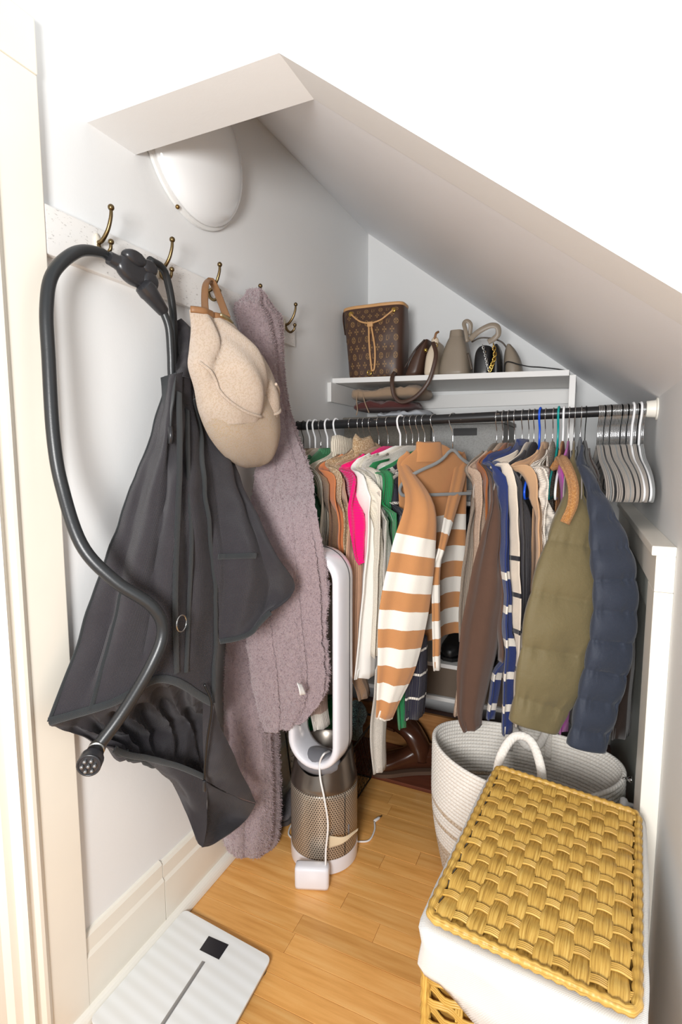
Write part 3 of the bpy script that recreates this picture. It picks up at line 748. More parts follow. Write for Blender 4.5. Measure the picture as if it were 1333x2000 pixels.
def garment(name, label, hpx, a, mat, kind='taupe', L=0.62, hw=0.175, th=0.011, sl=0.5, sw=(0.055, 0.038), sth=0.010, npath=None, fpath=None, sang=None, lt=0.0, lw=0.0, collar=None, cmat=None, seed=0.0, fold=0.006, quilt=0, smat=None, cat='sweater', hz=0.0, far=True, near=True, kf=2.5, hang=True, cs=1.0, co=(0, 0)):
    hpx, a, tmax = slot(hpx); th = max(0.0042, min(th, tmax))
    x0 = rx(hpx); O = A(x0, YR, zr(x0) + hz); ar = math.radians(a)
    Wd = A(math.sin(ar), math.cos(ar), 0); Td = A(math.cos(ar), -math.sin(ar), 0); Zd = A(0, 0, 1)
    P = lambda t_, w_, z_: O + Td * t_ + Wd * w_ + Zd * z_
    zb = O[2] - L
    th_ = thing(name, (O[0], O[1], max(0.02, zb - 0.1)), label, cat, 'clothes hanging on the rod')
    smat = smat or mat; cmat = cmat or mat
    prof = cr(np.array([(-0.088, 0.030, th * 0.7), (-0.098, 0.065, th * 0.9), (-0.125, hw * 0.66, th), (-0.160, hw * 0.92, th), (-0.22, hw * 1.0, th), (-0.35, hw, th * 1.1), (-(0.35 + L) / 2, hw, th * 1.15), (-L, hw * 1.02, th * 1.1)]), 34)
    n = 44; ths = np.arange(n) * 2 * math.pi / n
    rings = []
    for (z_, h_, t_) in prof:
        g_ = min(1, max(0, (-z_ - 0.16) / 0.3))
        ws = np.sign(np.cos(ths)) * np.abs(np.cos(ths)) ** 0.75 * h_
        ts = np.sign(np.sin(ths)) * np.abs(np.sin(ths)) ** 0.8 * t_
        fo = 0.006 * g_ * (np.sin(2.5 * math.pi * ws / 0.17) + 0.5 * np.sin(5.5 * math.pi * ws / 0.17 + 2.5 * z_))
        zz = z_ + 0.004 * np.sin(5 * ws / hw + seed) * g_
        if quilt: ts = ts * (0.72 + 0.5 * abs(math.sin(math.pi * z_ / quilt)))
        rings.append(O + Td * (ts + fo)[:, None] + Wd * ws[:, None] + Zd * zz[:, None])
    g = Geo(); loft(g, rings, True, True, False); obj('body', g, mat, th_)
    def sleeve(path, widths, ang, nm='sleeve', sth=sth):
        M_ = 170 if quilt else 40
        Pp = cr(path, M_); ww = cr(np.array(widths), M_)[:, 0]; vv = np.linspace(0, 1, M_)
        sm = np.clip(vv / 0.5, 0, 1); sm = sm * sm * (3 - 2 * sm)
        ww = ww * (0.42 + 0.58 * sm); tt = (sth if quilt else min(sth, 0.0065)) * ((0.22 + 0.78 * sm) if quilt else (0.6 + 0.4 * sm))
        al = np.radians(a + (ang - a) * sm)
        Wv = np.stack([np.sin(al), np.cos(al), 0 * al], 1)
        T = np.gradient(Pp, axis=0); T /= np.linalg.norm(T, axis=1)[:, None]
        N = Wv - T * (T * Wv).sum(1)[:, None]; N /= np.linalg.norm(N, axis=1)[:, None]; B = np.cross(T, N)
        s = np.concatenate([[0], np.cumsum(np.linalg.norm(np.diff(Pp, axis=0), axis=1))])
        k = 52 if quilt else 26; phi = np.arange(k) * 2 * math.pi / k
        ex = 0.8 if quilt else 0.92
        c = np.sign(np.cos(phi)) * np.abs(np.cos(phi)) ** ex; s_ = np.sign(np.sin(phi)) * np.abs(np.sin(phi)) ** (0.7 if quilt else 0.9)
        R = np.zeros((M_, k, 3))
        for i in range(M_):
            v = vv[i]
            if quilt:
                d = abs((s[i] / quilt + 0.5) % 1 - 0.5) * quilt; q = min(1.0, d / (quilt * 0.42)) ** 0.42
                near_seam = max(0, 1 - d / (quilt * 0.30))
            for j in range(k):
                w_, t_ = ww[i] * c[j], tt[i] * s_[j]
                if quilt:
                    t_ *= 0.34 + 0.66 * q; w_ *= 0.93 + 0.07 * q
                    p = Pp[i] + N[i] * w_ + B[i] * t_
                    pk = NZ((c[j] * 9 + seed, s[i] * 3, s_[j] * 2), 1.0, seed) * 0.011 * near_seam + 0.006 * NZ(p, 13, seed)
                    R[i, j] = p + B[i] * s_[j] * pk
                else:
                    am = min(0.16 * ww[i], 0.009) * min(1, 2.5 * v)
                    fo = am * (math.sin(c[j] * 4.2 + 1.5 * v) + 0.5 * math.sin(c[j] * 8.5 + 3 * v))
                    p = Pp[i] + N[i] * w_ + B[i] * (t_ + fo)
                    R[i, j] = p + B[i] * 0.006 * NZ(p, 10, 0) * min(1, 2 * v)
        e = R[-1]; cen = e.mean(0); R = np.concatenate([R, [cen + (e - cen) * 0.86], [cen + (e - cen) * 0.78 - T[-1] * 0.03]], 0)
        g = Geo(); loft(g, R, True, True, True); obj(nm, g, smat, th_, auto=None)
    def head(sg): return [P(0, sg * hw * 0.70, -0.118), P(0, sg * hw * 0.84, -0.165)]
    HWD = [0.022, 0.045]
    if near:
        if npath:
            pts = head(-1) + [at(px, py, y=Y) for px, py, Y, h_ in npath]; wd = HWD + [h_ for *_, h_ in npath]
        else:
            pts = head(-1) + [P(lt * 0.2, -hw - 0.005, -0.24), P(lt * 0.6, -hw - 0.012 + lw * .5, -0.15 - sl * 0.55), P(lt, -hw - 0.012 + lw, -0.15 - sl)]; wd = HWD + [sw[0], (sw[0] + sw[1]) / 2, sw[1]]
        sleeve(pts, wd, a if sang is None else sang)
    if far:
        if fpath:
            pts = head(1) + [at(px, py, y=Y) for px, py, Y, h_ in fpath]; wd = HWD + [h_ for *_, h_ in fpath]
        else:
            pts = head(1) + [P(0, hw + 0.005, -0.24), P(0, hw + 0.012, -0.15 - sl * 0.55), P(0, hw + 0.012, -0.15 - sl)]; wd = HWD + [sw[0], (sw[0] + sw[1]) / 2, sw[1]]
        sleeve(pts, wd, a, sth=min(sth, max(0.006, th * 1.1)))
    if collar:
        kk = 30; phi = np.arange(kk) * 2 * math.pi / kk; g = Geo()
        def ring(hh, tt, zz, tilt=0.0, jit=0.0):
            return [P(min(tt, 0.030) * 0.75 * math.sin(f), hh * math.cos(f) + co[0] * (1 + 3 * (zz + .12)), zz + co[1] - tilt * math.cos(f) + jit * math.sin(3 * f + seed)) for f in phi]
        if collar == 'turtle':
            rs = [ring(.062 * cs, .020 * cs, -.125), ring(.055 * cs, .020 * cs, -.095), ring(.052 * cs, .020 * cs, -.060, 0, .002), ring(.048 * cs, .017 * cs, -.056, 0, .002), ring(.046 * cs, .014 * cs, -.062), ring(.05 * cs, .013 * cs, -.10)]
        elif collar == 'roll':
            rs = [ring(.072 * cs, .024 * cs, -.128, .004), ring(.076 * cs, .034 * cs, -.105, .004, .003), ring(.072 * cs, .036 * cs, -.075, .004, .003), ring(.060 * cs, .030 * cs, -.052, .004, .003), ring(.048 * cs, .020 * cs, -.054, .004, .003), ring(.044 * cs, .014 * cs, -.075), ring(.044 * cs, .012 * cs, -.11)]
        elif collar == 'cowl':
            rs = [ring(.078 * cs, .026 * cs, -.14, .006), ring(.088 * cs, .042 * cs, -.115, .008, .006), ring(.078 * cs, .044 * cs, -.08, .008, .008), ring(.056 * cs, .036 * cs, -.060, .006, .008), ring(.036 * cs, .022 * cs, -.072, .004, .006), ring(.03 * cs, .014 * cs, -.10, 0, .003)]
        else:
            rs = [ring(.070 * cs, .017 * cs, -.112), ring(.066 * cs, .018 * cs, -.098), ring(.060 * cs, .017 * cs, -.090), ring(.054 * cs, .013 * cs, -.092), ring(.054 * cs, .012 * cs, -.108)]
        loft(g, np.array(rs), True, False, True); obj('collar', g, cmat, th_)
    hg = None
    if hang:
        hg = put_hanger(kind, x0, a, '%s hanger holding the %s' % (HW[kind], ' '.join(label_short(label).split()[:9])), 'hangers on the rod')
    GARS[hpx] = (th_, hg, O[2])
    return th_
def label_short(s):
    s = s.split(' with ')[0].split(' hanging ')[0].split(' between ')[0].split(' beside ')[0].split(' next ')[0]
    return s

K = cloth
# ---- left run, from the left wall towards the middle
garment('cardigan', 'tan brushed cardigan hanging beside the left wall', 582, 2, K('tan_brushed', '#b89878', 'fuzz', 0.5, 0.4), 'black', sl=0.46, seed=1)
garment('blouse', 'charcoal blouse between tan cardigan and taupe knit', 589, 10, K('charcoal_cloth', '#4a4746'), 'black', sl=0.45, seed=2, L=0.55, cat='blouse')
garment('sweater', 'taupe brown knit on a white hanger beside the charcoal blouse', 605, 9, K('taupe_knit', '#9b8069', 'rib', 0.7, 0.5), 'white', sl=0.48, seed=3)
garment('sweater', 'pale beige boucle knit next to the green cardigan', 616, 9, K('beige_boucle', '#cdbba2', 'fuzz', 0.8, 0.7), 'white', sl=0.5, seed=4)
garment('sweater', 'colour-block sweater with white, pink and grey bands behind the tower fan', 628, 6, K('oat_knit', '#cfc0ae', 'rib', 0.8, 0.5), 'wood', seed=5,
        npath=[(640, 1030, 1.62, 0.045), (640, 1160, 1.60, 0.045), (632, 1270, 1.585, 0.047), (624, 1360, 1.575, 0.042), (630, 1422, 1.57, 0.036)], sang=30, sth=0.014,
        smat=cloth('banded_knit', '#e9dfd3', 'rib', 0.7, 0.6, c2=None, stripe=('#b5988a', 0.21, 0.115, 0.35, 0.02)))
garment('cardigan', 'green ribbed cardigan on a white hanger beside the cream turtleneck', 634, 14, K('green_rib', '#4f9a68', 'rib', 1.0, 0.8), 'white', seed=6, th=0.012, sl=0.52,
        npath=[(620, 930, 1.66, 0.07), (617, 1000, 1.65, 0.07), (622, 1110, 1.63, 0.05), (632, 1240, 1.63, 0.04)], sang=25, sth=0.013, collar='crew')
IV = K('cream_rib', '#e6dcc8', 'rib', 1.0, 0.8)
garment('sweater', 'cream ribbed turtleneck with tall folded collar on the left of the brown knit', 688, 14, IV, 'taupe', seed=7, th=0.012, hz=0.012,
        npath=[(655, 935, 1.66, 0.055), (648, 1020, 1.64, 0.058), (640, 1110, 1.63, 0.05), (630, 1210, 1.62, 0.042), (627, 1300, 1.62, 0.036)], sang=15, sth=0.013, collar='roll', cs=1.0, co=(-0.055, -0.012))
garment('sweater', 'mocha brown knit between the cream turtleneck and orange top', 706, 6, K('mocha_knit', '#96765b', 'knit', 0.8, 0.5), 'grey', seed=8,
        npath=[(668, 940, 1.65, 0.05), (665, 1030, 1.63, 0.05), (668, 1130, 1.62, 0.045), (692, 1250, 1.62, 0.04), (714, 1362, 1.62, 0.035)], sang=20, sth=0.012)
garment('blouse', 'rust orange top between mocha knit and speckled cowl sweater', 713, 6, K('rust_orange', '#d98452', 'weave', 1, 0.3), 'grey', seed=9, sl=0.5, th=0.009,
        npath=[(679, 940, 1.65, 0.045), (676, 1010, 1.64, 0.045), (682, 1080, 1.63, 0.04)], cat='blouse')
garment('sweater', 'speckled tan sweater with chunky cowl collar beside the orange top', 722, 8, K('speckled_tan', '#b8946a', 'fuzz', 1.0, 0.9, c2='#ddc5a4'), 'taupe', seed=10, th=0.012,
        npath=[(694, 930, 1.66, 0.05), (689, 990, 1.645, 0.05), (690, 1080, 1.63, 0.045)], sth=0.012, collar='cowl', cs=0.9, sang=14, hz=0.016, co=(-0.04, -0.012))
garment('cardigan', 'long camel-pink cardigan whose sleeve falls beside the tower fan', 741, 9, K('camel_pink', '#c39a7e', 'rib', 0.8, 0.5), 'taupe', seed=11, L=0.75, th=0.010,
        npath=[(712, 950, 1.65, 0.05), (704, 1040, 1.63, 0.06), (700, 1150, 1.61, 0.06), (697, 1250, 1.60, 0.058), (693, 1322, 1.59, 0.050)], sang=22, sth=0.014)
garment('sweater', 'hot pink ribbed top with short sleeve beside the white cardigan', 758, 14, K('hot_pink', '#f00a78', 'hrib', 1.0, 0.6, var=0.05), 'taupe', seed=12, L=0.5, th=0.012,
        npath=[(722, 935, 1.64, 0.060), (712, 1000, 1.61, 0.064), (714, 1060, 1.60, 0.05), (724, 1100, 1.60, 0.030)], sang=34, sth=0.015)
garment('cardigan', 'plain white cardigan on a white hanger beside the hot pink top', 783, 19, K('white_knit', '#f4f1ec', 'weave', 1.0, 0.3, var=0.03), 'white', seed=13, L=0.68, th=0.011,
        npath=[(748, 935, 1.655, 0.06), (744, 1030, 1.635, 0.055), (735, 1140, 1.615, 0.06), (726, 1240, 1.60, 0.062), (717, 1322, 1.59, 0.058)], sang=22, sth=0.014)
garment('sweater', 'ivory waffle-knit sweater between white cardigan and pale grey knit', 795, 23, K('ivory_waffle', '#eae2d2', 'waffle', 0.8, 0.8, var=0.04), 'taupe', seed=14,
        npath=[(766, 935, 1.66, 0.055), (760, 1040, 1.64, 0.055), (756, 1150, 1.625, 0.052), (752, 1280, 1.615, 0.048)], sang=14, sth=0.012)
garment('sweater', 'pale heather grey knit whose long sleeve hangs lowest of the left run', 807, 26, K('heather_grey', '#c9c3ba', 'knit', 0.7, 0.4, c2='#d6d0c7'), 'grey', seed=15,
        npath=[(778, 940, 1.67, 0.05), (772, 1060, 1.65, 0.05), (763, 1200, 1.64, 0.046), (748, 1350, 1.63, 0.045), (741, 1440, 1.625, 0.043), (744, 1506, 1.62, 0.034)], sang=24, sth=0.013)
garment('sweater', 'emerald green knit seen edge-on between grey and navy striped knits', 817, 28, K('emerald', '#138a4b', 'rib', 0.8, 0.6), 'taupe', seed=16, th=0.009, hz=-0.02,
        npath=[(792, 930, 1.68, 0.045), (786, 1010, 1.665, 0.045), (784, 1150, 1.66, 0.04), (785, 1300, 1.655, 0.036), (788, 1418, 1.65, 0.034)], sang=6)
garment('sweater', 'navy knit with thin white stripes behind the camel striped turtleneck', 826, 30, K('navy_rib', '#2b2a3a', 'rib', 0.8, 0.8, stripe=('#efe9df', 0.082, 0.008, 0.0, 0.02)), 'taupe', seed=17, th=0.010, hz=-0.035,
        npath=[(800, 950, 1.70, 0.03), (803, 1030, 1.69, 0.045), (812, 1150, 1.675, 0.052), (818, 1280, 1.67, 0.052), (812, 1402, 1.66, 0.050)], sang=30, sth=0.013)
CAM = K('camel_stripe', '#c68c5b', 'weave', 1.4, 0.3, var=0.05, stripe=('#f4efe6', 0.118, 0.058, 0.29, 0.065))
CAMP = K('camel_plain', '#c68c5b', 'weave', 1.4, 0.3, var=0.05)
CAMS = K('camel_stripe_sleeve', '#c68c5b', 'weave', 1.4, 0.3, var=0.05, stripe=('#f4efe6', 0.120, 0.060, 0.33, 0.10))
garment('turtleneck', 'camel turtleneck with broad white stripes beside the empty grey hanger', 846, 33, CAM, 'taupe', seed=18, L=0.80, hw=0.165, th=0.017, kf=3, fold=0.009, collar='turtle', cmat=CAMP, cs=1.1, co=(-0.02, -0.026), smat=CAMS, hz=0.004,
        npath=[(822, 985, 1.64, 0.066), (808, 1090, 1.60, 0.082), (793, 1190, 1.575, 0.090), (778, 1300, 1.555, 0.072), (751, 1405, 1.54, 0.031)], sang=48, sth=0.018,
        fpath=[(866, 1060, 1.72, 0.016), (854, 1110, 1.70, 0.018), (853, 1220, 1.69, 0.020), (855, 1308, 1.69, 0.018)], cat='sweater')

# lone empty hanger in the middle
put_hanger('grey', rx(886), 40, 'empty grey velvet hanger beside the camel striped turtleneck', 'hangers on the rod')
_, a_, _ = slot(657); GARS[657] = (None, put_hanger('white', rx(657), a_, 'empty white plastic hanger beside the green cardigan', 'hangers on the rod'), 0)

# ---- right run
garment('sweater', 'grey-brown knit behind the dark brown sweatshirt', 972, 8, K('grey_brown_knit', '#8f8275', 'rib', 0.6, 0.6, c2='#9a8c7d'), 'taupe', seed=21, th=0.012, L=0.66,
        npath=[(955, 960, 1.70, 0.045), (938, 1060, 1.70, 0.055), (925, 1160, 1.70, 0.055), (918, 1250, 1.70, 0.045)], sang=40, sth=0.014)
garment('cardigan', 'fuzzy oatmeal cardigan hanging first in the right run', 984, 8, K('oatmeal_fuzz', '#c2a48c', 'fuzz', 0.7, 0.9, c2='#d3b9a2'), 'taupe', seed=22, th=0.012,
        npath=[(968, 940, 1.66, 0.045), (955, 1050, 1.64, 0.05), (938, 1170, 1.63, 0.045), (915, 1300, 1.62, 0.04), (899, 1396, 1.61, 0.030)], sang=18, sth=0.013)
garment('blouse', 'rust brown blouse between oatmeal cardigan and brown sweatshirt', 995, 4, K('rust_brown', '#9c5a2c', 'weave', 1, 0.3), 'taupe', seed=23, L=0.5, sl=0.4, th=0.008, cat='blouse')
garment('sweatshirt', 'dark brown sweatshirt with long sleeve over the rope basket rim', 1007, 14, K('dark_brown', '#5c4438', 'weave', 1.0, 0.25, var=0.08), 'taupe', seed=24, L=0.64, th=0.013,
        npath=[(982, 970, 1.63, 0.05), (967, 1080, 1.60, 0.068), (947, 1210, 1.575, 0.078), (930, 1320, 1.56, 0.068), (922, 1390, 1.555, 0.05), (926, 1425, 1.555, 0.036)], sang=44, sth=0.016, collar='crew',
        fpath=[(1004, 1000, 1.68, 0.04), (1003, 1100, 1.66, 0.045), (996, 1200, 1.64, 0.045), (990, 1288, 1.63, 0.04)])
NVY = K('navy_stripe', '#26356b', 'fuzz', 0.5, 0.3, var=0.08, stripe=('#eee6da', 0.10, 0.023, 0.43, 0.03))
garment('sweater', 'navy blue sweater with white stripes next to the brown sweatshirt', 1024, 8, NVY, 'taupe', seed=25, L=0.74, th=0.012, hz=0.012,
        npath=[(1014, 920, 1.66, 0.045), (1010, 1050, 1.64, 0.05), (1006, 1180, 1.625, 0.048), (1001, 1300, 1.61, 0.046), (994, 1430, 1.60, 0.036)], sang=20, sth=0.013, collar='crew',
        fpath=[(1010, 1000, 1.70, 0.04), (990, 1200, 1.69, 0.05), (972, 1330, 1.67, 0.042), (962, 1402, 1.66, 0.03)])
garment('sweater', 'cream sweater with black stripes between navy and charcoal knits', 1037, 4, K('cream_black_stripe', '#e3d5c4', 'weave', 1.2, 0.3, stripe=('#22222a', 0.108, 0.014, 0.30, 0.06)), 'taupe', seed=26, L=0.76, th=0.010,
        npath=[(1032, 920, 1.66, 0.045), (1032, 1050, 1.64, 0.05), (1030, 1180, 1.62, 0.05), (1022, 1300, 1.60, 0.046), (1020, 1410, 1.59, 0.045)], sang=14, sth=0.012)
garment('cardigan', 'charcoal ribbed cardigan between cream striped and camel knits', 1047, 3, K('charcoal_rib', '#3a383d', 'rib', 0.7, 0.6), 'taupe', seed=27, th=0.009, sl=0.52)
_, a_, _ = slot(1056); GARS[1056] = (None, put_hanger('blue', rx(1056), a_, 'empty bright blue plastic hanger among the right-hand sweaters', 'hangers on the rod'), 0)
garment('hoodie', 'camel soft hoodie beside the blue hanger', 1068, 5, K('camel_soft', '#caa27c', 'fuzz', 0.4, 0.3, var=0.06), 'taupe', seed=28, th=0.011, L=0.6, collar='crew', cs=0.8,
        npath=[(1064, 930, 1.66, 0.045), (1062, 1040, 1.64, 0.048), (1058, 1170, 1.62, 0.045)], sang=10, sth=0.012)
garment('sweater', 'white cable-knit sweater beside the teal hanger', 1082, 6, K('white_cable', '#e8dfd3', 'cable', 1.0, 1.0, var=0.05), 'taupe', seed=29, th=0.013, L=0.52,
        npath=[(1084, 930, 1.65, 0.05), (1080, 1000, 1.63, 0.052), (1076, 1090, 1.62, 0.045)], sang=18, sth=0.015)
_, a_, _ = slot(1092); GARS[1092] = (None, put_hanger('teal', rx(1092), a_, 'empty teal plastic hanger among the right-hand sweaters', 'hangers on the rod'), 0)
garment('sweater', 'ochre tweed short-sleeved knit beside the olive puffer jacket', 1102, 2, K('ochre_tweed', '#b5793c', 'fuzz', 0.8, 0.9, c2='#c9955c'), 'white', seed=30, th=0.009, L=0.42, hw=0.15,
        npath=[(1097, 893, 1.67, 0.020), (1108, 910, 1.59, 0.020), (1122, 948, 1.53, 0.018), (1121, 985, 1.505, 0.017), (1105, 1022, 1.495, 0.016)], sang=50, sth=0.015)
garment('shirt', 'magenta shirt peeking out behind the olive puffer jacket', 1113, 2, K('magenta', '#b64fa5', 'weave', 1, 0.3), 'taupe', seed=31, th=0.008, L=0.7, cat='shirt',
        npath=[(1116, 960, 1.71, 0.04), (1114, 1100, 1.71, 0.045), (1110, 1260, 1.69, 0.045), (1103, 1425, 1.68, 0.042)], sang=10)
def nylon(name, c):
    if name in MATS: return MATS[name]
    t = NT(name); t.set(0.62, 0, 0.25, 0.2); uvv, u, v = t.uv(); o = t.obj(); cc = srgb(c)
    t.base(t.mix(t.noise(14, o), tuple(x * 0.9 for x in cc[:3]) + (1,), cc))
    t.bump(t.math('ADD', t.math('MULTIPLY', t.noise(55, o, 3, 0.6), 0.35), t.math('MULTIPLY', t.noise(400, o, 1), 0.06)), 0.55, 0.008)
    MATS[name] = t.m; return t.m
garment('puffer_jacket', 'olive green puffer jacket with wide quilted sleeve over the basket', 1124, 6, nylon('olive_nylon', '#75694a'), 'taupe', seed=32, th=0.016, L=0.8, quilt=0.150, cat='jacket', hw=0.16,
        npath=[(1123, 950, 1.665, 0.030), (1120, 1040, 1.605, 0.066), (1104, 1170, 1.55, 0.102), (1080, 1310, 1.52, 0.102), (1042, 1418, 1.50, 0.072)], sang=62, sth=0.028)
garment('puffer_jacket', 'navy puffer jacket with narrow quilted bands in front of the access door', 1136, -6, nylon('navy_nylon', '#353b49'), 'taupe', seed=33, th=0.014, L=0.82, quilt=0.083, cat='jacket', hw=0.17, hz=0.012,
        npath=[(1155, 945, 1.645, 0.026), (1190, 1060, 1.59, 0.058), (1203, 1160, 1.56, 0.062), (1194, 1260, 1.545, 0.063), (1174, 1350, 1.53, 0.062), (1145, 1460, 1.51, 0.054)], sang=60, sth=0.025)
garment('coat', 'long dark brown coat behind the navy puffer jacket', 1145, -4, K('dark_coat', '#2d211b', 'weave', 1, 0.2, rough=0.7), 'black', seed=34, th=0.010, L=1.0, cat='coat', hw=0.19, sl=0.6, far=True,
        npath=[(1162, 990, 1.72, 0.04), (1186, 1065, 1.71, 0.05), (1212, 1140, 1.70, 0.055), (1224, 1270, 1.69, 0.055), (1216, 1440, 1.68, 0.045)], sang=40)

# ---- empty hangers crowded at the right end, each with its own place on the rod
kinds = ['taupe', 'taupe', 'grey', 'taupe', 'black', 'taupe', 'taupe', 'taupe', 'black', 'taupe', 'taupe', 'taupe', 'grey', 'taupe', 'taupe', 'black', 'taupe', 'taupe', 'taupe', 'black', 'taupe', 'taupe', 'white', 'taupe', 'taupe', 'black', 'white', 'grey', 'grey']
rr = random.Random(11); EMPTIES = []
wts = [1.9 if k == 'white' else 1.0 for k in kinds]; cum = np.cumsum(wts) - np.array(wts) / 2
xs_ = 0.042 + (0.1665 - 0.042) * (cum - cum[0]) / (cum[-1] - cum[0])
for k, kd in enumerate(kinds):
    a_ = float(np.interp(k, [0, 8, 16, 28], [-7, -9.5, -8.5, -4.0])) + rr.uniform(-0.12, 0.12)
    lb = 'empty %s hanger pressed against the right wall beside the rod socket' % HW[kd] if k >= 27 else 'empty %s hanger just beside the dark coat, first of the crowded row' % HW[kd] if k == 0 else None
    _h = put_hanger(kd, xs_[k], a_, lb or 'empty %s hanger in the crowded row between dark coat and right wall' % HW[kd], 'empty hangers at the right end'); EMPTIES.append(_h)

# ---- press neighbouring clothes against each other instead of through each other
CY0, CZ0, CC, NY, NZc = 1.36, 0.22, 0.008, 100, 162
def parts_of(o):
    out = []
    if o is None: return out
    for c in o.children:
        if c.type == 'MESH': out.append(c)
    return out
def wverts(o):
    me = o.data; v = np.empty(len(me.vertices) * 3); me.vertices.foreach_get('co', v); v = v.reshape(-1, 3)
    r = o.parent; ca, sa = math.cos(r.rotation_euler[2]), math.sin(r.rotation_euler[2])
    w_ = v.copy(); w_[:, 0] = v[:, 0] * ca - v[:, 1] * sa; w_[:, 1] = v[:, 0] * sa + v[:, 1] * ca
    return w_ + np.array(r.location)
def raster(objs):
    lo = np.full((NY, NZc), np.inf); hi = np.full((NY, NZc), -np.inf)
    t4 = np.linspace(0, 1, 5); U, V_ = [q.ravel() for q in np.meshgrid(t4, t4)]
    for o in objs:
        w_ = wverts(o); q = np.array([tuple(p.vertices) for p in o.data.polygons if len(p.vertices) == 4]); c = w_[q]
        S = (c[:, None, 0] * ((1 - U) * (1 - V_))[None, :, None] + c[:, None, 1] * (U * (1 - V_))[None, :, None] + c[:, None, 2] * (U * V_)[None, :, None] + c[:, None, 3] * ((1 - U) * V_)[None, :, None]).reshape(-1, 3)
        i = np.round((S[:, 1] - CY0) / CC).astype(int); j = np.round((S[:, 2] - CZ0) / CC).astype(int)
        m = (i >= 0) & (i < NY) & (j >= 0) & (j < NZc)
        np.minimum.at(lo, (i[m], j[m]), S[m, 0]); np.maximum.at(hi, (i[m], j[m]), S[m, 0])
    return lo, hi
def slide(G, r, fn):
    out = G
    for ax_ in (0, 1):
        st = [out]
        for k in range(1, r + 1):
            for sg in (k, -k):
                q = np.roll(out, sg, ax_)
                sl = [slice(None)] * 2; sl[ax_] = slice(0, k) if sg > 0 else slice(-k, None); src = [slice(None)] * 2; src[ax_] = slice(0, 1) if sg > 0 else slice(-1, None)
                q[tuple(sl)] = out[tuple(src)]; st.append(q)
        out = fn(np.array(st), axis=0)
    return out
def sample(G, y, z):
    a = np.clip((y - CY0) / CC, 0, NY - 1.001); b = np.clip((z - CZ0) / CC, 0, NZc - 1.001); i, j = a.astype(int), b.astype(int); f, h = a - i, b - j
    return G[i, j] * (1 - f) * (1 - h) + G[i + 1, j] * f * (1 - h) + G[i, j + 1] * (1 - f) * h + G[i + 1, j + 1] * f * h
def relax(run, extra, heavy, skip, iters):
    """neighbours on the rod share the room between them: overlapping parts are bent apart, left one left, right one right"""
    items = []
    for i_, px in enumerate(run):
        g_, hg, _ = GARS[px]
        for o in parts_of(g_):
            if o.name not in skip: items.append([i_, o, heavy.get(px, 1.0) * (0.15 if o.name.startswith('collar') else 1.0)])
        for o in parts_of(hg):
            if o.data.name.startswith('frame'): items.append([i_, o, 0.0])
    for k_, hg in enumerate(extra):
        for o in parts_of(hg):
            if o.data.name.startswith('frame'): items.append([len(run) + k_ * 0.01, o, 0.0])
    fixed = {}; total = {}
    for it in range(iters):
        R = []
        for n_, (i_, o, wt) in enumerate(items):
            if wt == 0.0 and n_ in fixed: R.append(fixed[n_]); continue
            lo, hi = raster([o]); m = np.isfinite(lo); ii, jj = np.where(m)
            bb = (ii.min(), ii.max() + 1, jj.min(), jj.max() + 1) if len(ii) else None
            r_ = (lo, hi, bb); R.append(r_)
            if wt == 0.0: fixed[n_] = r_
        D_ = [np.zeros((NY, NZc)) for _ in items]; worst = 0
        for p in range(len(items)):
            for q in range(len(items)):
                di = items[q][0] - items[p][0]
                if not (0 < di <= 3.0): continue
                wp, wq = items[p][2], items[q][2]
                if wp + wq == 0 or R[p][2] is None or R[q][2] is None: continue
                b, c = R[p][2], R[q][2]; y0, y1, z0, z1 = max(b[0], c[0]), min(b[1], c[1]), max(b[2], c[2]), min(b[3], c[3])
                if y0 >= y1 or z0 >= z1: continue
                sl = (slice(y0, y1), slice(z0, z1)); ov = R[p][1][sl] - R[q][0][sl] + 0.0012
                ov = np.where(np.isfinite(ov) & (ov > 0) & (ov < 0.07), ov, 0.0)
                if not ov.any(): continue
                worst = max(worst, ov.max())
                D_[p][sl] = np.minimum(D_[p][sl], -ov * wp / (wp + wq)); D_[q][sl] = np.maximum(D_[q][sl], ov * wq / (wp + wq))
                if items[p][2] and items[q][2]: pass
        for n_, (i_, o, wt) in enumerate(items):
            if wt == 0.0 or not D_[n_].any(): continue
            lo_, hi_ = np.minimum(D_[n_], 0), np.maximum(D_[n_], 0)
            s_ = (slide(slide(lo_, 2, np.min), 3, np.mean) + slide(slide(hi_, 2, np.max), 3, np.mean)) * 0.62
            w_ = wverts(o); d = sample(s_, w_[:, 1], w_[:, 2]); t_ = total.get(n_, np.zeros(len(d)))
            nw = np.clip(t_ + d, -0.06, 0.06); nw = np.maximum(nw, np.minimum(t_, XL + 0.004 - (w_[:, 0] - t_))); d = nw - t_; total[n_] = nw
            v = np.empty(len(w_) * 3); o.data.vertices.foreach_get('co', v); v = v.reshape(-1, 3); v[:, 0] += d
            o.data.vertices.foreach_set('co', v.ravel()); o.data.update()
    return total
relax(RUN_L, [], {849: 0.12, 759: 0.08, 783: 0.3, 741: 1.3, 640: 0.4, 686: 0.4}, (), 18)
OCH = [o.name for o in parts_of(GARS[1102][0]) if o.name.startswith('sleeve')][:1]
relax(RUN_R, EMPTIES, {1124: 0.0, 1136: 0.0, 1007: 0.3}, OCH, 18)

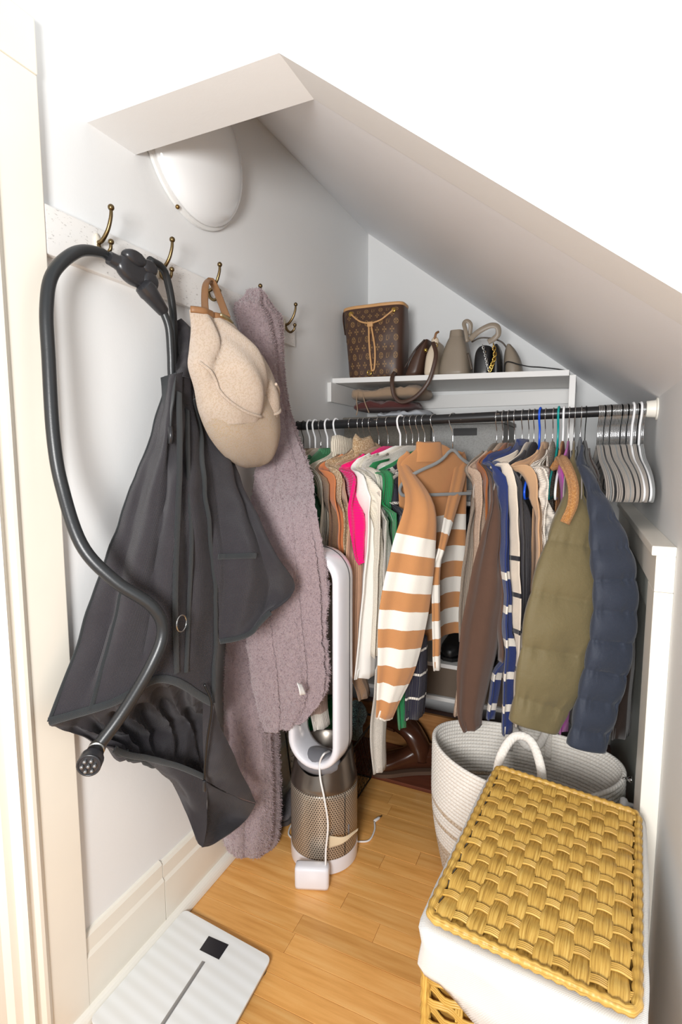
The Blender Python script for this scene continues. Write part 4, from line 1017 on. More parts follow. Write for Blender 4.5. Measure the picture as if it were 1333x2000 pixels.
# ================================================================ SHELF UNIT AT THE BACK
WSH = plain('white_melamine', '#e9e8e6', 0.4, 0, 0.02, 5)
YS = 2.20
def zt(x): return 1.692 - (x + 1.04) / 0.984 * 0.025        # top of the upper shelf, which sags a little to the right
su = thing('shelf_unit', (-0.5, 2.4, 0.012), 'white wall shelf unit at the back carrying handbags on top', 'shelf')
g = Geo(); box(g, (XL, YS, 1.67), (-0.056, YB - 0.002, 1.692), 0.0015)
g.v = [(x, y, z - (x + 1.04) / 0.984 * 0.025) for x, y, z in g.v]; obj('top_shelf', g, WSH, su, smooth=False)
obj('side_cleat', quadbox((XL, 2.149, 1.583), (XL + 0.018, 2.6, 1.668), 0.0015), WSH, su, smooth=False)
obj('back_cleat', quadbox((XL + 0.02, YB - 0.02, 1.578), (-0.058, YB, 1.640), 0.0015), WSH, su, smooth=False)
obj('side_panel', quadbox((-0.055, YS + 0.004, 0.013), (-0.032, YB, 1.648), 0.0015), WSH, su, smooth=False)
for z in (1.157, 0.445, 0.292):
    obj('shelf_board', quadbox((XL + 0.0, YS, z - 0.018), (-0.0555, YB, z), 0.0015), WSH, su, smooth=False)
obj('plinth', quadbox((XL, YS + 0.02, 0.013), (-0.0555, YS + 0.038, 0.19), 0.0015), wood('plinth_wood', '#7a4d28', '#9b6a3c', '#b07f4e', 0.5), su, smooth=False)

FAB = cloth('grey_box_fabric', '#a9aaa9', 'weave', 1.4, 0.5, c2='#9c9d9b', var=0.08)
FAB2 = cloth('taupe_box_fabric', '#77736b', 'weave', 1.4, 0.5, c2='#6b675f', var=0.08)
b1 = thing('storage_box', (-0.43, 2.40, 1.158), 'light grey fabric storage box with handle slot behind the empty grey hanger', 'box')
obj('box_body', quadbox((-0.580, YS + 0.005, 1.158), (-0.288, 2.60, 1.474), 0.006), FAB, b1, smooth=False)
obj('lid', quadbox((-0.584, YS + 0.001, 1.4745), (-0.284, 2.604, 1.492), 0.004), FAB, b1, smooth=False)
obj('handle_slot', quadbox((-0.488, YS - 0.0005, 1.428), (-0.392, YS + 0.006, 1.458), 0.004), plain('dark_slot', '#3c3c3d', 0.8), b1, smooth=False)
b2 = thing('storage_box', (-0.80, 2.42, 1.158), 'darker taupe fabric storage box under the folded clothes', 'box')
obj('box_body', quadbox((-0.998, 2.232, 1.158), (-0.592, 2.60, 1.500), 0.006), FAB2, b2, smooth=False)
obj('lid', quadbox((-1.002, 2.228, 1.5005), (-0.588, 2.604, 1.518), 0.004), FAB2, b2, smooth=False)
b3 = thing('storage_box', (-0.37, 2.40, 0.64), 'dark grey fabric bin below the light grey storage box', 'box')
obj('box_body', quadbox((-0.60, YS + 0.01, 0.76), (-0.12, 2.58, 1.02), 0.008), cloth('dark_bin_fabric', '#6d6d6c', 'weave', 1.4, 0.4), b3, smooth=False)
obj('shelf_board', quadbox((XL, YS, 0.742), (-0.0555, YB, 0.7595), 0.0015), WSH, su, smooth=False)
b4 = thing('drawer_box', (-0.5, 2.4, 0.293), 'brown cardboard box between the two lowest shelves', 'box')
obj('box_body', quadbox((-0.80, YS + 0.012, 0.293), (-0.10, 2.58, 0.425), 0.004), plain('brown_card', '#6b5d50', 0.8, 0, 0.1), b4, smooth=False)
# black pouch and black shoes among the shelves
pch = thing('clutch_bag', (-0.45, 2.27, 1.021), 'black soft pouch on the dark grey bin', 'bag')
g = Geo(); rings = []
for t_ in np.linspace(0, 1, 12):
    h = 0.065 * math.sin(math.pi * (0.08 + 0.84 * t_)) ** 0.6
    rings.append([(-0.56 + 0.26 * t_, 2.28 + 0.06 * math.cos(a), 1.022 + h * (1 + math.sin(a)) * 0.8) for a in np.linspace(0, 2 * math.pi, 17)[:-1]])
loft(g, rings, True, True, True); obj('pouch_body', g, plain('black_leather', '#1c1c1e', 0.4, 0, 0.1, 40, 0.2, 120), pch)
g = Geo(); tube(g, cr([(-0.52, 2.225, 1.08), (-0.45, 2.215, 1.06), (-0.36, 2.22, 1.085)], 14), 0.003, 6); obj('zip', g, STEELB, pch)
def shoe(name, label, O, yaw, mat, sole, L=0.27, W=0.092, H=0.09, shaft=0.0, lean=(0, 0), group=None):
    """foot lofted heel to toe with a sole; optional boot shaft"""
    th_ = thing(name, O, label, 'shoes' if not shaft else 'boots', group)
    c, s = math.cos(yaw), math.sin(yaw); T = lambda x, y, z: (O[0] + c * x - s * y, O[1] + s * x + c * y, O[2] + z)
    st = cr(np.array([(0.0, 0.024, 0.055, 0.72), (0.05, 0.034, 0.06, 0.95), (0.30, 0.034, 0.060, 1.0), (0.5, 0.038, 0.045, 0.75), (0.72, 0.046, 0.032, 0.56), (0.90, 0.040, 0.026, 0.46), (1.0, 0.015, 0.018, 0.30)]), 30)
    g = Geo(); rings = []
    for (t_, w_, _, h_) in st:
        w2 = w_ / 0.046 * W / 2
        rings.append([T(L * t_, w2 * np.sign(math.cos(a)) * abs(math.cos(a)) ** 0.8, 0.014 + H * h_ * (0.5 + 0.5 * np.sign(math.sin(a)) * abs(math.sin(a)) ** 0.75)) for a in np.linspace(0, 2 * math.pi, 21)[:-1]])
    loft(g, rings, True, True, True); obj('upper', g, mat, th_)
    g = Geo(); rings = [[T(L * t_ * 1.02 - 0.003, y * (w_ / 0.046 * W / 2 + 0.004), z) for y, z in ((-1, 0.001), (1, 0.001), (1, 0.017), (-1, 0.017))] for (t_, w_, _, h_) in st]
    loft(g, rings, True, True, True); obj('sole', g, sole, th_, auto=40)
    if shaft:
        g = Geo(); P0 = A(*T(0.24 * L, 0, H * 0.55)); e = A(c * lean[0] - s * lean[1], s * lean[0] + c * lean[1], 0.0); e = e / np.linalg.norm(e)
        P = cr([P0, P0 + A(0, 0, 0.05), P0 + e * 0.04 + A(0, 0, 0.10), P0 + e * 0.12 + A(0, 0, 0.125), P0 + e * shaft + A(0, 0, 0.115)], 22)
        sd = np.cross(e, A(0, 0, 1)); ra = np.linspace(0.042, 0.072, 22); rb_ = np.linspace(0.048, 0.026, 22)
        T_ = np.gradient(P, axis=0); T_ /= np.linalg.norm(T_, axis=1)[:, None]
        rings = []
        for i in range(22):
            nn = np.cross(sd, T_[i])
            rings.append(np.array([P[i] + sd * ra[i] * math.cos(a) + nn * (rb_[i] * math.sin(a) + 0.010 * math.sin(2.5 * math.cos(a) + i * .35) * i / 22) for a in np.linspace(0, 2 * math.pi, 25)[:-1]]))
        m_ = rings[-1].mean(0); rings.append(m_ + (rings[-1] - m_) * 0.9); rings.append(m_ + (rings[-2] - m_) * 0.82 - e * 0.10)
        loft(g, rings, True, True, True); obj('shaft', g, mat, th_)
    return th_
BSH = plain('black_shoe', '#151516', 0.45)
for k, (x, yw) in enumerate([(-0.475, -1.65), (-0.36, -1.5)]):
    shoe('shoe', 'black ankle shoe on the white shelf under the striped turtleneck', (x, 2.50, 0.446), yw, BSH, BSH, 0.27, 0.092, 0.12, group='black shoes on the low shelf')
BRN = plain('glossy_brown_leather', '#4a2a1c', 0.22, 0, 0.45, 9, 0.25, 14)
SOLE = plain('worn_brown_sole', '#5a4334', 0.7)
shoe('boot', 'brown leather boot with floppy shaft lying on the stained boards', (-0.515, 2.105, 0.013), math.radians(207), BRN, SOLE, 0.28, 0.11, 0.10, 0.20, (0.5, -0.5))
shoe('boot', 'brown leather boot beside the rope basket, toe towards the floorboards', (-0.395, 2.155, 0.013), math.radians(262), BRN, SOLE, 0.26, 0.095, 0.09, 0.15, (0.95, 0.15))

# folded clothes on the taupe box
def folded(name, label, x0, x1, y0, y1, z0, h, mat, seed, cat='clothes'):
    g = Geo(); rings = []
    for i, t_ in enumerate(np.linspace(0, 1, 26)):
        e = min(1, (0.02 + t_) * 9, (1.02 - t_) * 9) ** 0.5
        ring = []
        for a in np.linspace(0, 2 * math.pi, 33)[:-1]:
            c = np.sign(math.cos(a)) * abs(math.cos(a)) ** 0.45; s = np.sign(math.sin(a)) * abs(math.sin(a)) ** 0.55
            x = x0 + (x1 - x0) * t_; y = (y0 + y1) / 2 + (y1 - y0) / 2 * c * e; z = z0 + h / 2 + h / 2 * s * e
            if s > -0.9: z += (0.006 * NZ((x, y, 0), 16, seed) + 0.006 * NZ((x, y, 0), 34, seed)) * (s + 1)
            y += 0.006 * NZ((x, z * 3, 0), 22, seed + 2)
            ring.append((x, y, max(z, z0)))
        rings.append(ring)
    loft(g, rings, True, True, True); return obj(name, g, mat, None, label, cat, 'folded clothes under the shelf')
folded('folded_shirt', 'pale blue-grey folded shirt at the bottom of the pile', -0.86, -0.62, 2.245, 2.46, 1.5185, 0.022, cloth('pale_blue', '#c3c8d0'), 1)
folded('folded_sweater', 'burgundy brown folded sweater in the middle of the pile', -0.975, -0.68, 2.235, 2.47, 1.549, 0.040, cloth('burgundy', '#5a3230', 'rib', 0.7, 0.3), 2)
fp = folded('folded_trousers', 'tan folded trousers on top of the pile under the shelf', -0.985, -0.63, 2.225, 2.47, 1.597, 0.048, cloth('tan_cotton', '#a48b73', 'weave', 1, 0.3), 3)
g = Geo(); tube(g, cr([(-0.925, 2.225, 1.628), (-0.930, 2.221, 1.59), (-0.925, 2.22, 1.55), (-0.93, 2.218, 1.525)], 16), 0.0025, 6); obj('drawstring', g, MATS['tan_cotton'], fp)
g = Geo(); tube(g, cr([(-0.905, 2.225, 1.63), (-0.895, 2.219, 1.60), (-0.885, 2.219, 1.57), (-0.868, 2.216, 1.535)], 16), 0.0025, 6); obj('drawstring', g, MATS['tan_cotton'], fp)

# ---------------------------------------------------------------- handbags on the shelf
TANL = plain('natural_tan_leather', '#d0a06c', 0.45, 0, 0.1, 40)
GOLD = metal('gold', '#d8b25c', 0.2)
MONO = plain('brown_coated_canvas', '#4a3328', 0.42, 0, 0.12, 24, 0.1, 300)
def bagloft(rows, n=44, sq=0.45, seed=0, wob=0.0):
    """rows = (xc, hw, yc, hd, z); rounded-rectangle cross-sections"""
    R = cr(np.array(rows), 30); rings = []
    for (xc, hw_, yc, hd, z) in R:
        ring = []
        for a in np.linspace(0, 2 * math.pi, n + 1)[:-1]:
            x = xc + hw_ * np.sign(math.cos(a)) * abs(math.cos(a)) ** sq; y = yc + hd * np.sign(math.sin(a)) * abs(math.sin(a)) ** sq
            d = wob * NZ((x, y, z), 11, seed); ring.append((x, y - d, z))
        rings.append(ring)
    return np.array(rings)
zb_ = zt(-0.85)
bk = thing('bucket_bag', (-0.85, 2.31, zb_), 'tall brown monogram bucket bag with tan drawstring standing on the shelf', 'handbag')
zb_ += 0.0035
rows = [(-0.860, 0.110, 2.315, 0.070, zb_ + 0.001), (-0.861, 0.126, 2.315, 0.078, zb_ + 0.012), (-0.863, 0.132, 2.315, 0.082, zb_ + 0.09), (-0.868, 0.139, 2.315, 0.080, zb_ + 0.18), (-0.873, 0.143, 2.315, 0.072, zb_ + 0.26), (-0.878, 0.145, 2.315, 0.062, zb_ + 0.312)]
RB = bagloft(rows, 60, 0.5, 1, 0.008)
inner = [RB[-1].mean(0) + (RB[-1] - RB[-1].mean(0)) * A(0.95, 0.92, 1), RB[-1].mean(0) + (RB[-1] - RB[-1].mean(0)) * A(0.93, 0.9, 1) + A(0, 0, -0.14)]
g = Geo(); loft(g, np.concatenate([RB, inner]), True, True, True); obj('bag_body', g, MONO, bk, auto=70)
g = Geo(); tube(g, RB[-1], 0.0075, 8, closed=True, up=(0, 0, 1), rb=0.003); obj('leather_trim', g, TANL, bk)
# surface lookup on the front (y minimum) of the bag
def front_pt(R, u, v, off=0.0012):
    """u,v in 0..1 over the front face: nearest front point"""
    i = v * (len(R) - 1); i0 = int(min(i, len(R) - 2)); f = i - i0; ring = R[i0] * (1 - f) + R[i0 + 1] * f
    xs = ring[:, 0]; x = xs.min() + (xs.max() - xs.min()) * u
    fr = ring[ring[:, 1] < ring[:, 1].mean()]; o = np.argsort(fr[:, 0])
    y = np.interp(x, fr[o, 0], fr[o, 1]); return A(x, y - off, ring[:, 2].mean())
PRINT = plain('gold_brown_print', '#8a6a44', 0.5)
g = Geo()
def glyph(polys, c, s):
    for poly in polys:
        V = [front_pt(RB, c[0] + s * p[0], c[1] + s * p[1] * 0.92, 0.0016) for p in poly]; g.add(V, [tuple(range(len(V)))], [[(0, 0)] * len(V)])
Lp_ = [[(-.9, .8), (-.65, .8), (-.75, -.8), (-1.0, -.8)], [(-1.0, -.8), (-.1, -.8), (-.1, -.55), (-.95, -.55)], [(-.25, .9), (-.05, .9), (.3, -.45), (.2, -.6)], [(.2, -.6), (.35, -.6), (.9, .9), (.75, .9)]]
def petals(k): return [[(0, 0)] + [(0.95 * math.cos(b), 0.95 * math.sin(b)) for b in (a - .38, a, a + .38)] for a in [k + i * math.pi / 2 for i in range(4)]]
def ringpoly(): 
    out = []
    for i in range(10):
        a, b = i * math.pi / 5, (i + 1) * math.pi / 5
        out.append([(math.cos(a), math.sin(a)), (math.cos(b), math.sin(b)), (.75 * math.cos(b), .75 * math.sin(b)), (.75 * math.cos(a), .75 * math.sin(a))])
    return out
for r_ in range(11):
    for c_ in range(8):
        u = 0.075 + (c_ + 0.5 * (r_ % 2)) * 0.118; v = 0.07 + r_ * 0.083
        if u > 0.95 or v > 0.95: continue
        kd = (r_ + 2 * c_) % 4
        if r_ % 2 == 0 and c_ % 2 == 0: glyph(Lp_, (u, v), 0.034)
        elif kd in (1, 3): glyph(petals(0), (u, v), 0.036)
        else:
            glyph(petals(math.pi / 4), (u, v), 0.026); glyph(ringpoly(), (u, v), 0.036)
obj('monogram_print', g, PRINT, bk, kind='stuff', smooth=False)
e1p, e2p = front_pt(RB, 0.17, 0.885, 0.002), front_pt(RB, 0.865, 0.875, 0.002); kn = front_pt(RB, 0.5, 0.72, 0.008)
for ep in (e1p, e2p):
    gg = Geo(); lathe(gg, [(0.001, 0), (0.011, 0), (0.011, -0.002), (0.006, -0.004), (0.001, -0.003)], ep, 16, axis='Y'); obj('eyelet', gg, GOLD, bk)
gg = Geo(); tube(gg, cr([e1p + A(0, -0.003, 0), (e1p + kn) / 2 + A(0, -0.006, -0.012), kn], 16), 0.0038, 7); obj('drawstring', gg, TANL, bk)
gg = Geo(); tube(gg, cr([e2p + A(0, -0.003, 0), (e2p + kn) / 2 + A(0, -0.006, -0.012), kn], 16), 0.0038, 7); obj('drawstring', gg, TANL, bk)
gg = Geo(); box(gg, kn + A(-0.013, -0.006, -0.014), kn + A(0.013, 0.006, 0.008), 0.003); obj('leather_keeper', gg, TANL, bk)
en = front_pt(RB, 0.50, 0.25, 0.010)
gg = Geo(); tube(gg, cr([kn + A(-0.006, -0.002, -0.01), (kn + en) / 2 + A(-0.006, -0.004, 0), en], 18), 0.0042, 7); obj('drawstring', gg, TANL, bk)
gg = Geo(); tube(gg, cr([kn + A(0.006, -0.002, -0.01), (kn + en) / 2 + A(0.020, -0.004, -0.01), en + A(0.012, 0, 0.012), en], 18), 0.0042, 7); obj('drawstring', gg, TANL, bk)
gg = Geo(); tube(gg, [en + A(-0.010, -0.003, -0.008) + A(0.010 * math.cos(a), 0, 0.010 * math.sin(a)) for a in np.linspace(0, 2 * math.pi, 17)[:-1]], 0.0022, 6, closed=True); obj('gold_ring', gg, GOLD, bk)
gg = Geo(); strap(gg, [RB[-1].mean(0) + A(-0.148, 0.0, -0.10), RB[-1].mean(0) + A(-0.158, 0.0, -0.03), RB[-1].mean(0) + A(-0.152, 0.0, 0.006), RB[-1].mean(0) + A(-0.12, 0.0, 0.010)], 0.02, 0.002, (0, 1, 0)); obj('shoulder_strap', gg, MONO, bk)

# brown pouch leaning on the cream bag, its strap hanging over the shelf edge
po = thing('shoulder_pouch', (-0.67, 2.28, zt(-0.67)), 'small brown monogram pouch with strap hanging over the shelf edge', 'handbag')
z0 = zt(-0.67)
g = Geo(); loft(g, bagloft([(-0.678, 0.034, 2.29, 0.08, z0 + 0.001), (-0.670, 0.036, 2.29, 0.085, z0 + 0.02), (-0.652, 0.030, 2.29, 0.08, z0 + 0.08), (-0.630, 0.018, 2.29, 0.07, z0 + 0.13), (-0.618, 0.008, 2.29, 0.06, z0 + 0.150)], 36, 0.6), True, True, True); obj('bag_body', g, MONO, po)
g = Geo(); tube(g, cr([(-0.705, 2.205, z0 + 0.03), (-0.66, 2.203, z0 + 0.10), (-0.62, 2.215, z0 + 0.145)], 14), 0.004, 6); obj('leather_edge', g, plain('dark_brown_edge', '#33211a', 0.5), po)
sp = [at(846, 668, y=2.20), at(852, 690, y=2.175), at(848, 715, y=2.165), at(836, 748, y=2.16), at(812, 775, y=2.16), at(785, 785, y=2.16), at(770, 772, y=2.16), at(766, 745, y=2.165), at(768, 733, y=2.185), at(772, 727, y=2.215)]
g = Geo(); strapf(g, sp, 0.017, 0.0018, 50); obj('strap', g, MONO, po)
g = Geo(); sphere(g, at(832, 684, y=2.195), 0.008, 8); obj('gold_clasp', g, GOLD, po)
cr_ = thing('handbag', (-0.59, 2.29, zt(-0.59)), 'slim cream leather handbag with knotted top between pouch and taupe bag', 'handbag')
CRM = plain('cream_leather', '#d9c9b3', 0.4, 0, 0.06, 20)
g = Geo(); loft(g, bagloft([(-0.601, 0.026, 2.31, 0.09, z0 + 0.0), (-0.601, 0.029, 2.31, 0.095, z0 + 0.02), (-0.595, 0.026, 2.31, 0.09, z0 + 0.09), (-0.584, 0.014, 2.31, 0.07, z0 + 0.135), (-0.58, 0.005, 2.31, 0.05, z0 + 0.145)], 36, 0.6), True, True, True); obj('bag_body', g, CRM, cr_)
g = Geo(); sphere(g, (-0.578, 2.225, z0 + 0.135), 0.016, 10, (1, 1, 1.3)); obj('knot', g, CRM, cr_)
g = Geo(); tube(g, cr([(-0.578, 2.215, z0 + 0.14), (-0.572, 2.215, z0 + 0.165), (-0.566, 2.23, z0 + 0.175)], 10), 0.005, 7); obj('strap_end', g, LEA, cr_)
g = Geo(); tube(g, [(-0.572 + 0.009 * math.cos(a), 2.208, z0 + 0.118 + 0.009 * math.sin(a)) for a in np.linspace(0, 2 * math.pi, 15)[:-1]], 0.002, 6, closed=True); obj('gold_ring', g, GOLD, cr_)
TPE = plain('taupe_leather', '#8f8374', 0.42, 0, 0.06, 20, 0.12, 260)
tp = thing('handbag', (-0.505, 2.30, zt(-0.5)), 'smooth taupe leather bag tapering to a narrow top, straps flopped over', 'handbag')
z0 = zt(-0.5)
g = Geo(); loft(g, bagloft([(-0.505, 0.064, 2.31, 0.085, z0 + 0.0005), (-0.505, 0.066, 2.31, 0.088, z0 + 0.015), (-0.505, 0.060, 2.31, 0.08, z0 + 0.07), (-0.502, 0.044, 2.31, 0.07, z0 + 0.13), (-0.500, 0.030, 2.31, 0.06, z0 + 0.165), (-0.500, 0.027, 2.31, 0.055, z0 + 0.185)], 40, 0.6), True, True, True); obj('bag_body', g, TPE, tp)
g = Geo(); loft(g, bagloft([(-0.500, 0.032, 2.31, 0.062, z0 + 0.160), (-0.500, 0.029, 2.31, 0.058, z0 + 0.187)], 40, 0.6), True, True, True); obj('top_band', g, TPE, tp, auto=50)
g = Geo(); strapf(g, [at(914, 668, y=2.24), at(910, 645, y=2.24), at(907, 632, y=2.245), at(913, 627, y=2.25), at(920, 634, y=2.255), at(918, 655, y=2.26)], 0.017, 0.002, 26); obj('strap', g, TPE, tp)
g = Geo(); strapf(g, [at(918, 664, y=2.24), at(935, 648, y=2.23), at(958, 636, y=2.23), at(972, 638, y=2.235), at(974, 652, y=2.24), at(965, 662, y=2.24), at(954, 668, y=2.235)], 0.022, 0.002, 36); obj('strap', g, TPE, tp)
g = Geo(); strap(g, [at(914, 690, y=2.23), at(918, 705, y=2.23), at(922, 722, y=2.23)], 0.010, 0.003, (1, 0, 0.1), 12); obj('side_buckle', g, plain('dark_taupe', '#4d4238', 0.4), tp)
BLL = plain('quilted_black_leather', '#1b1b1d', 0.35, 0, 0.05, 20, 0.3, 60)
def chain(parent, pts, r, n, mat):
    P = cr(pts, n); g = Geo()
    for i in range(n):
        d = P[min(i + 1, n - 1)] - P[max(i - 1, 0)]; d /= np.linalg.norm(d); e = np.cross(d, A(0, 1, 0)) if i % 2 else A(0, 1, 0); e = e / np.linalg.norm(e)
        tube(g, [P[i] + d * r * 1.3 * math.cos(a) + e * r * 0.8 * math.sin(a) for a in np.linspace(0, 2 * math.pi, 9)[:-1]], r * 0.28, 4, closed=True)
    return obj('chain', g, mat, parent)
bp = thing('chain_purse', (-0.395, 2.29, zt(-0.4)), 'small black purse with silver chain beside the taupe bag', 'handbag')
z0 = zt(-0.4)
g = Geo(); loft(g, bagloft([(-0.385, 0.036, 2.30, 0.07, z0 + 0.0005), (-0.385, 0.038, 2.30, 0.072, z0 + 0.01), (-0.383, 0.036, 2.30, 0.07, z0 + 0.08), (-0.380, 0.028, 2.30, 0.06, z0 + 0.108), (-0.380, 0.012, 2.30, 0.05, z0 + 0.116)], 36, 0.5), True, True, True); obj('bag_body', g, BLL, bp)
chain(bp, [at(944, 676, y=2.222), at(950, 700, y=2.218), at(955, 722, y=2.215)], 0.0055, 14, CHROME)
bp2 = thing('chain_purse', (-0.34, 2.30, zt(-0.34)), 'small black purse with gold chain between silver-chain purse and taupe pouch', 'handbag')
g = Geo(); loft(g, bagloft([(-0.331, 0.015, 2.30, 0.07, z0 - 0.0015), (-0.331, 0.0155, 2.30, 0.072, z0 + 0.01), (-0.333, 0.013, 2.30, 0.07, z0 + 0.09), (-0.335, 0.006, 2.30, 0.05, z0 + 0.118)], 36, 0.5), True, True, True); obj('bag_body', g, BLL, bp2)
chain(bp2, [at(965, 675, y=2.225), at(967, 695, y=2.222), at(962, 712, y=2.22), at(958, 722, y=2.22)], 0.008, 12, GOLD)
bp3 = thing('handbag', (-0.275, 2.32, zt(-0.275)), 'small taupe half-moon bag closest to the sloping ceiling', 'handbag')
z0 = zt(-0.275)
g = Geo(); loft(g, bagloft([(-0.272, 0.036, 2.34, 0.07, z0 + 0.0005), (-0.273, 0.038, 2.34, 0.074, z0 + 0.01), (-0.278, 0.033, 2.34, 0.07, z0 + 0.06), (-0.286, 0.022, 2.34, 0.06, z0 + 0.10), (-0.292, 0.008, 2.34, 0.05, z0 + 0.125)], 36, 0.7), True, True, True); obj('bag_body', g, TPE, bp3)
g = Geo(); strap(g, [at(922, 668, y=2.29), at(940, 660, y=2.29), at(965, 662, y=2.30), at(985, 672, y=2.31), at(1000, 700, y=2.31)], 0.008, 0.003, (0, 1, 0.4), 24); obj('strap', g, plain('dark_taupe', '#4d4238', 0.4), bp3)
g = Geo(); tube(g, cr([A(-0.30, 2.262, zt(-0.3) + 0.006)] + [at(a, b, y=Y) for a, b, Y in [(990, 707, 2.25), (1015, 712, 2.24), (1035, 716, 2.24)]] + [A(-0.16, 2.25, zt(-0.16) + 0.020), A(-0.10, 2.26, zt(-0.1) + 0.012), A(-0.066, 2.27, zt(-0.066) + 0.006)], 40), 0.007, 7, up=(0, 1, 0.2), rb=0.0025)
obj('leather_strap', g, BLL, None, 'loose black leather strap lying along the shelf end', 'strap')

# ================================================================ THINGS ON THE FLOOR
# --- tower fan / air purifier
FX, FY = -0.745, 1.505; LXF = -0.742
SILV = None
t = NT('perforated_silver'); t.set(0.35, 0.55); uvv, u, v = t.uv()
pa = 0.0085
vr = t.math('DIVIDE', v, pa * 0.866); rowi = t.math('FLOOR', vr); fv = t.math('SUBTRACT', t.math('FRACT', vr), 0.5)
fu = t.math('SUBTRACT', t.math('FRACT', t.math('ADD', t.math('DIVIDE', u, pa), t.math('MULTIPLY', t.math('MODULO', rowi, 2), 0.5))), 0.5)
dist = t.math('SQRT', t.math('ADD', t.math('MULTIPLY', fu, fu), t.math('MULTIPLY', t.math('MULTIPLY', fv, fv), 0.75)))
hole = t.math('LESS_THAN', dist, 0.33)
t.base(t.mix(hole, srgb('#c2b6a6'), srgb('#5d554d'))); t.bump(hole, 0.5, -0.002); SILV = t.m
fan = thing('tower_fan', (FX, FY, 0), 'white and silver bladeless tower fan with tall open loop on the floor', 'fan')
FW = plain('fan_white', '#e9e8ee', 0.22, 0, 0.0, coat=0.3)
NICK = plain('brushed_nickel', '#7d756d', 0.28, 0.85, 0.1, 30)
g = Geo(); lathe(g, [(0.105, 0.0005), (0.113, 0.004), (0.1145, 0.03), (0.1135, 0.052)], (FX, FY, 0), 56); obj('foot', g, FW, fan, auto=40)
g = Geo(); lathe(g, [(0.1125, z) for z in np.linspace(0.0525, 0.268, 14)] + [(0.109, 0.272)], (FX, FY, 0), 72); obj('filter_shroud', g, SILV, fan, auto=50)
g = Geo(); rings = []
for r_, z_, sc_ in [(0.1115, 0.2725, 0), (0.112, 0.276, 0), (0.109, 0.295, 0.1), (0.101, 0.345, 0.6), (0.095, 0.388, 1.0), (0.090, 0.386, 1.0), (0.086, 0.372, 1.0), (0.03, 0.31, 0.0), (0.001, 0.305, 0.0)]:
    rings.append([(FX + r_ * math.cos(q), FY + r_ * math.sin(q), z_ - 0.062 * sc_ * max(0, -math.sin(q)) ** 1.4) for q in np.linspace(0, 2 * math.pi, 57)[:-1]])
loft(g, rings, True, True, True); obj('nickel_collar', g, NICK, fan, auto=40)
g = Geo(); sphere(g, (LXF, FY - 0.045, 0.352), 0.062, 16, (1.25, 0.85, 0.62)); obj('neck', g, plain('dark_grey_plastic', '#77777c', 0.35), fan)
# loop: stadium ring facing the room
LXc, LW, zb0, zt0 = -0.738, 0.080, 0.440, 0.965
LYc = 1.468
path = [(LXc + LW * math.sin(a), 0, zt0 + LW * math.cos(a)) for a in np.linspace(-math.pi / 2, math.pi / 2, 18)] 
path += [(LXc + LW, 0, z) for z in np.linspace(zt0, zb0, 14)[1:-1]]
path += [(LXc + LW * math.cos(a), 0, zb0 - LW * math.sin(a)) for a in np.linspace(0, math.pi, 18)]
path += [(LXc - LW, 0, z) for z in np.linspace(zb0, zt0, 14)[1:-1]]
path = np.array(path); nP = len(path)
T_ = np.roll(path, -1, 0) - np.roll(path, 1, 0); T_ /= np.linalg.norm(T_, axis=1)[:, None]
Nn = np.cross(T_, A(0, 1, 0)); cen = A(LXc, 0, (zb0 + zt0) / 2)
if (Nn[0] @ (path[0] - cen)) < 0: Nn = -Nn
sec = cr(np.array([(-0.010, -0.058), (0.000, -0.062), (0.010, -0.055), (0.015, -0.02), (0.016, 0.010), (0.013, 0.045), (0.004, 0.058), (-0.006, 0.050), (-0.012, 0.0), (-0.014, -0.035)]), 22, closed=True)
rings = path[:, None] + Nn[:, None] * sec[None, :, 0, None] + A(0, 1, 0)[None, None] * (sec[None, :, 1, None] + LYc)
g = Geo(); loft(g, rings, True, False, False, True); lo = obj('air_loop', g, FW, fan)
k = int(np.argmin(np.abs(sec[:, 1] - 0.012) + (sec[:, 0] < 0)))
g = Geo(); tube(g, rings[:, k] + Nn * 0.0004, 0.0016, 6, closed=True); obj('slot', g, plain('black_slot', '#17171a', 0.5), lo)
g = Geo(); box(g, (-0.006, -0.004, -0.022), (0.006, 0.004, 0.022), 0.003); aa = math.radians(-18)
g.v = [(FX + 0.1125 * math.cos(aa) + x * -math.sin(aa), FY + 0.1125 * math.sin(aa) + y, 0.13 + z) for x, y, z in g.v]; obj('release_button', g, plain('dark_grey_plastic', '#77777c', 0.35), fan)
g = Geo(); P = [(FX + 0.1131 * math.cos(aa - 0.16), FY + 0.1131 * math.sin(aa - 0.16), z) for z in np.linspace(0.055, 0.268, 8)]; tube(g, P, 0.0012, 5); obj('seam', g, plain('black_slot', '#17171a', 0.5), fan)

# --- white power adapter leaning at the fan foot, with its cords
CORD = plain('white_cord', '#eceae8', 0.35, 0, 0.0)
ad = thing('power_adapter', (-0.715, 1.345, 0), 'white power adapter block with long cord resting against the fan', 'adapter')
M3 = np.array(Matrix.Rotation(math.radians(21), 3, 'Z')); 
g = Geo(); box(g, (-0.054, -0.021, 0.001), (0.054, 0.021, 0.076), 0.012); g.v = [tuple(M3 @ A(*p) + A(-0.712, 1.352, 0)) for p in g.v]; obj('block', g, FW, ad)
cp = [A(-0.672, 1.366, 0.074), at(637, 1660, y=1.375), at(641, 1610, y=1.383), at(634, 1560, y=1.385), at(626, 1520, y=1.395), at(625, 1490, y=1.41), at(632, 1474, y=1.405), at(639, 1469, y=1.435), at(644, 1467, y=1.465)]
g = Geo(); tube(g, cr(cp, 60), 0.0032, 7); obj('cord', g, CORD, ad)
g = Geo(); tube(g, cr([(-0.657, 1.581, 0.005), (-0.62, 1.605, 0.005), (-0.62, 1.66, 0.005), (-0.635, 1.70, 0.006)], 24), 0.0032, 7)
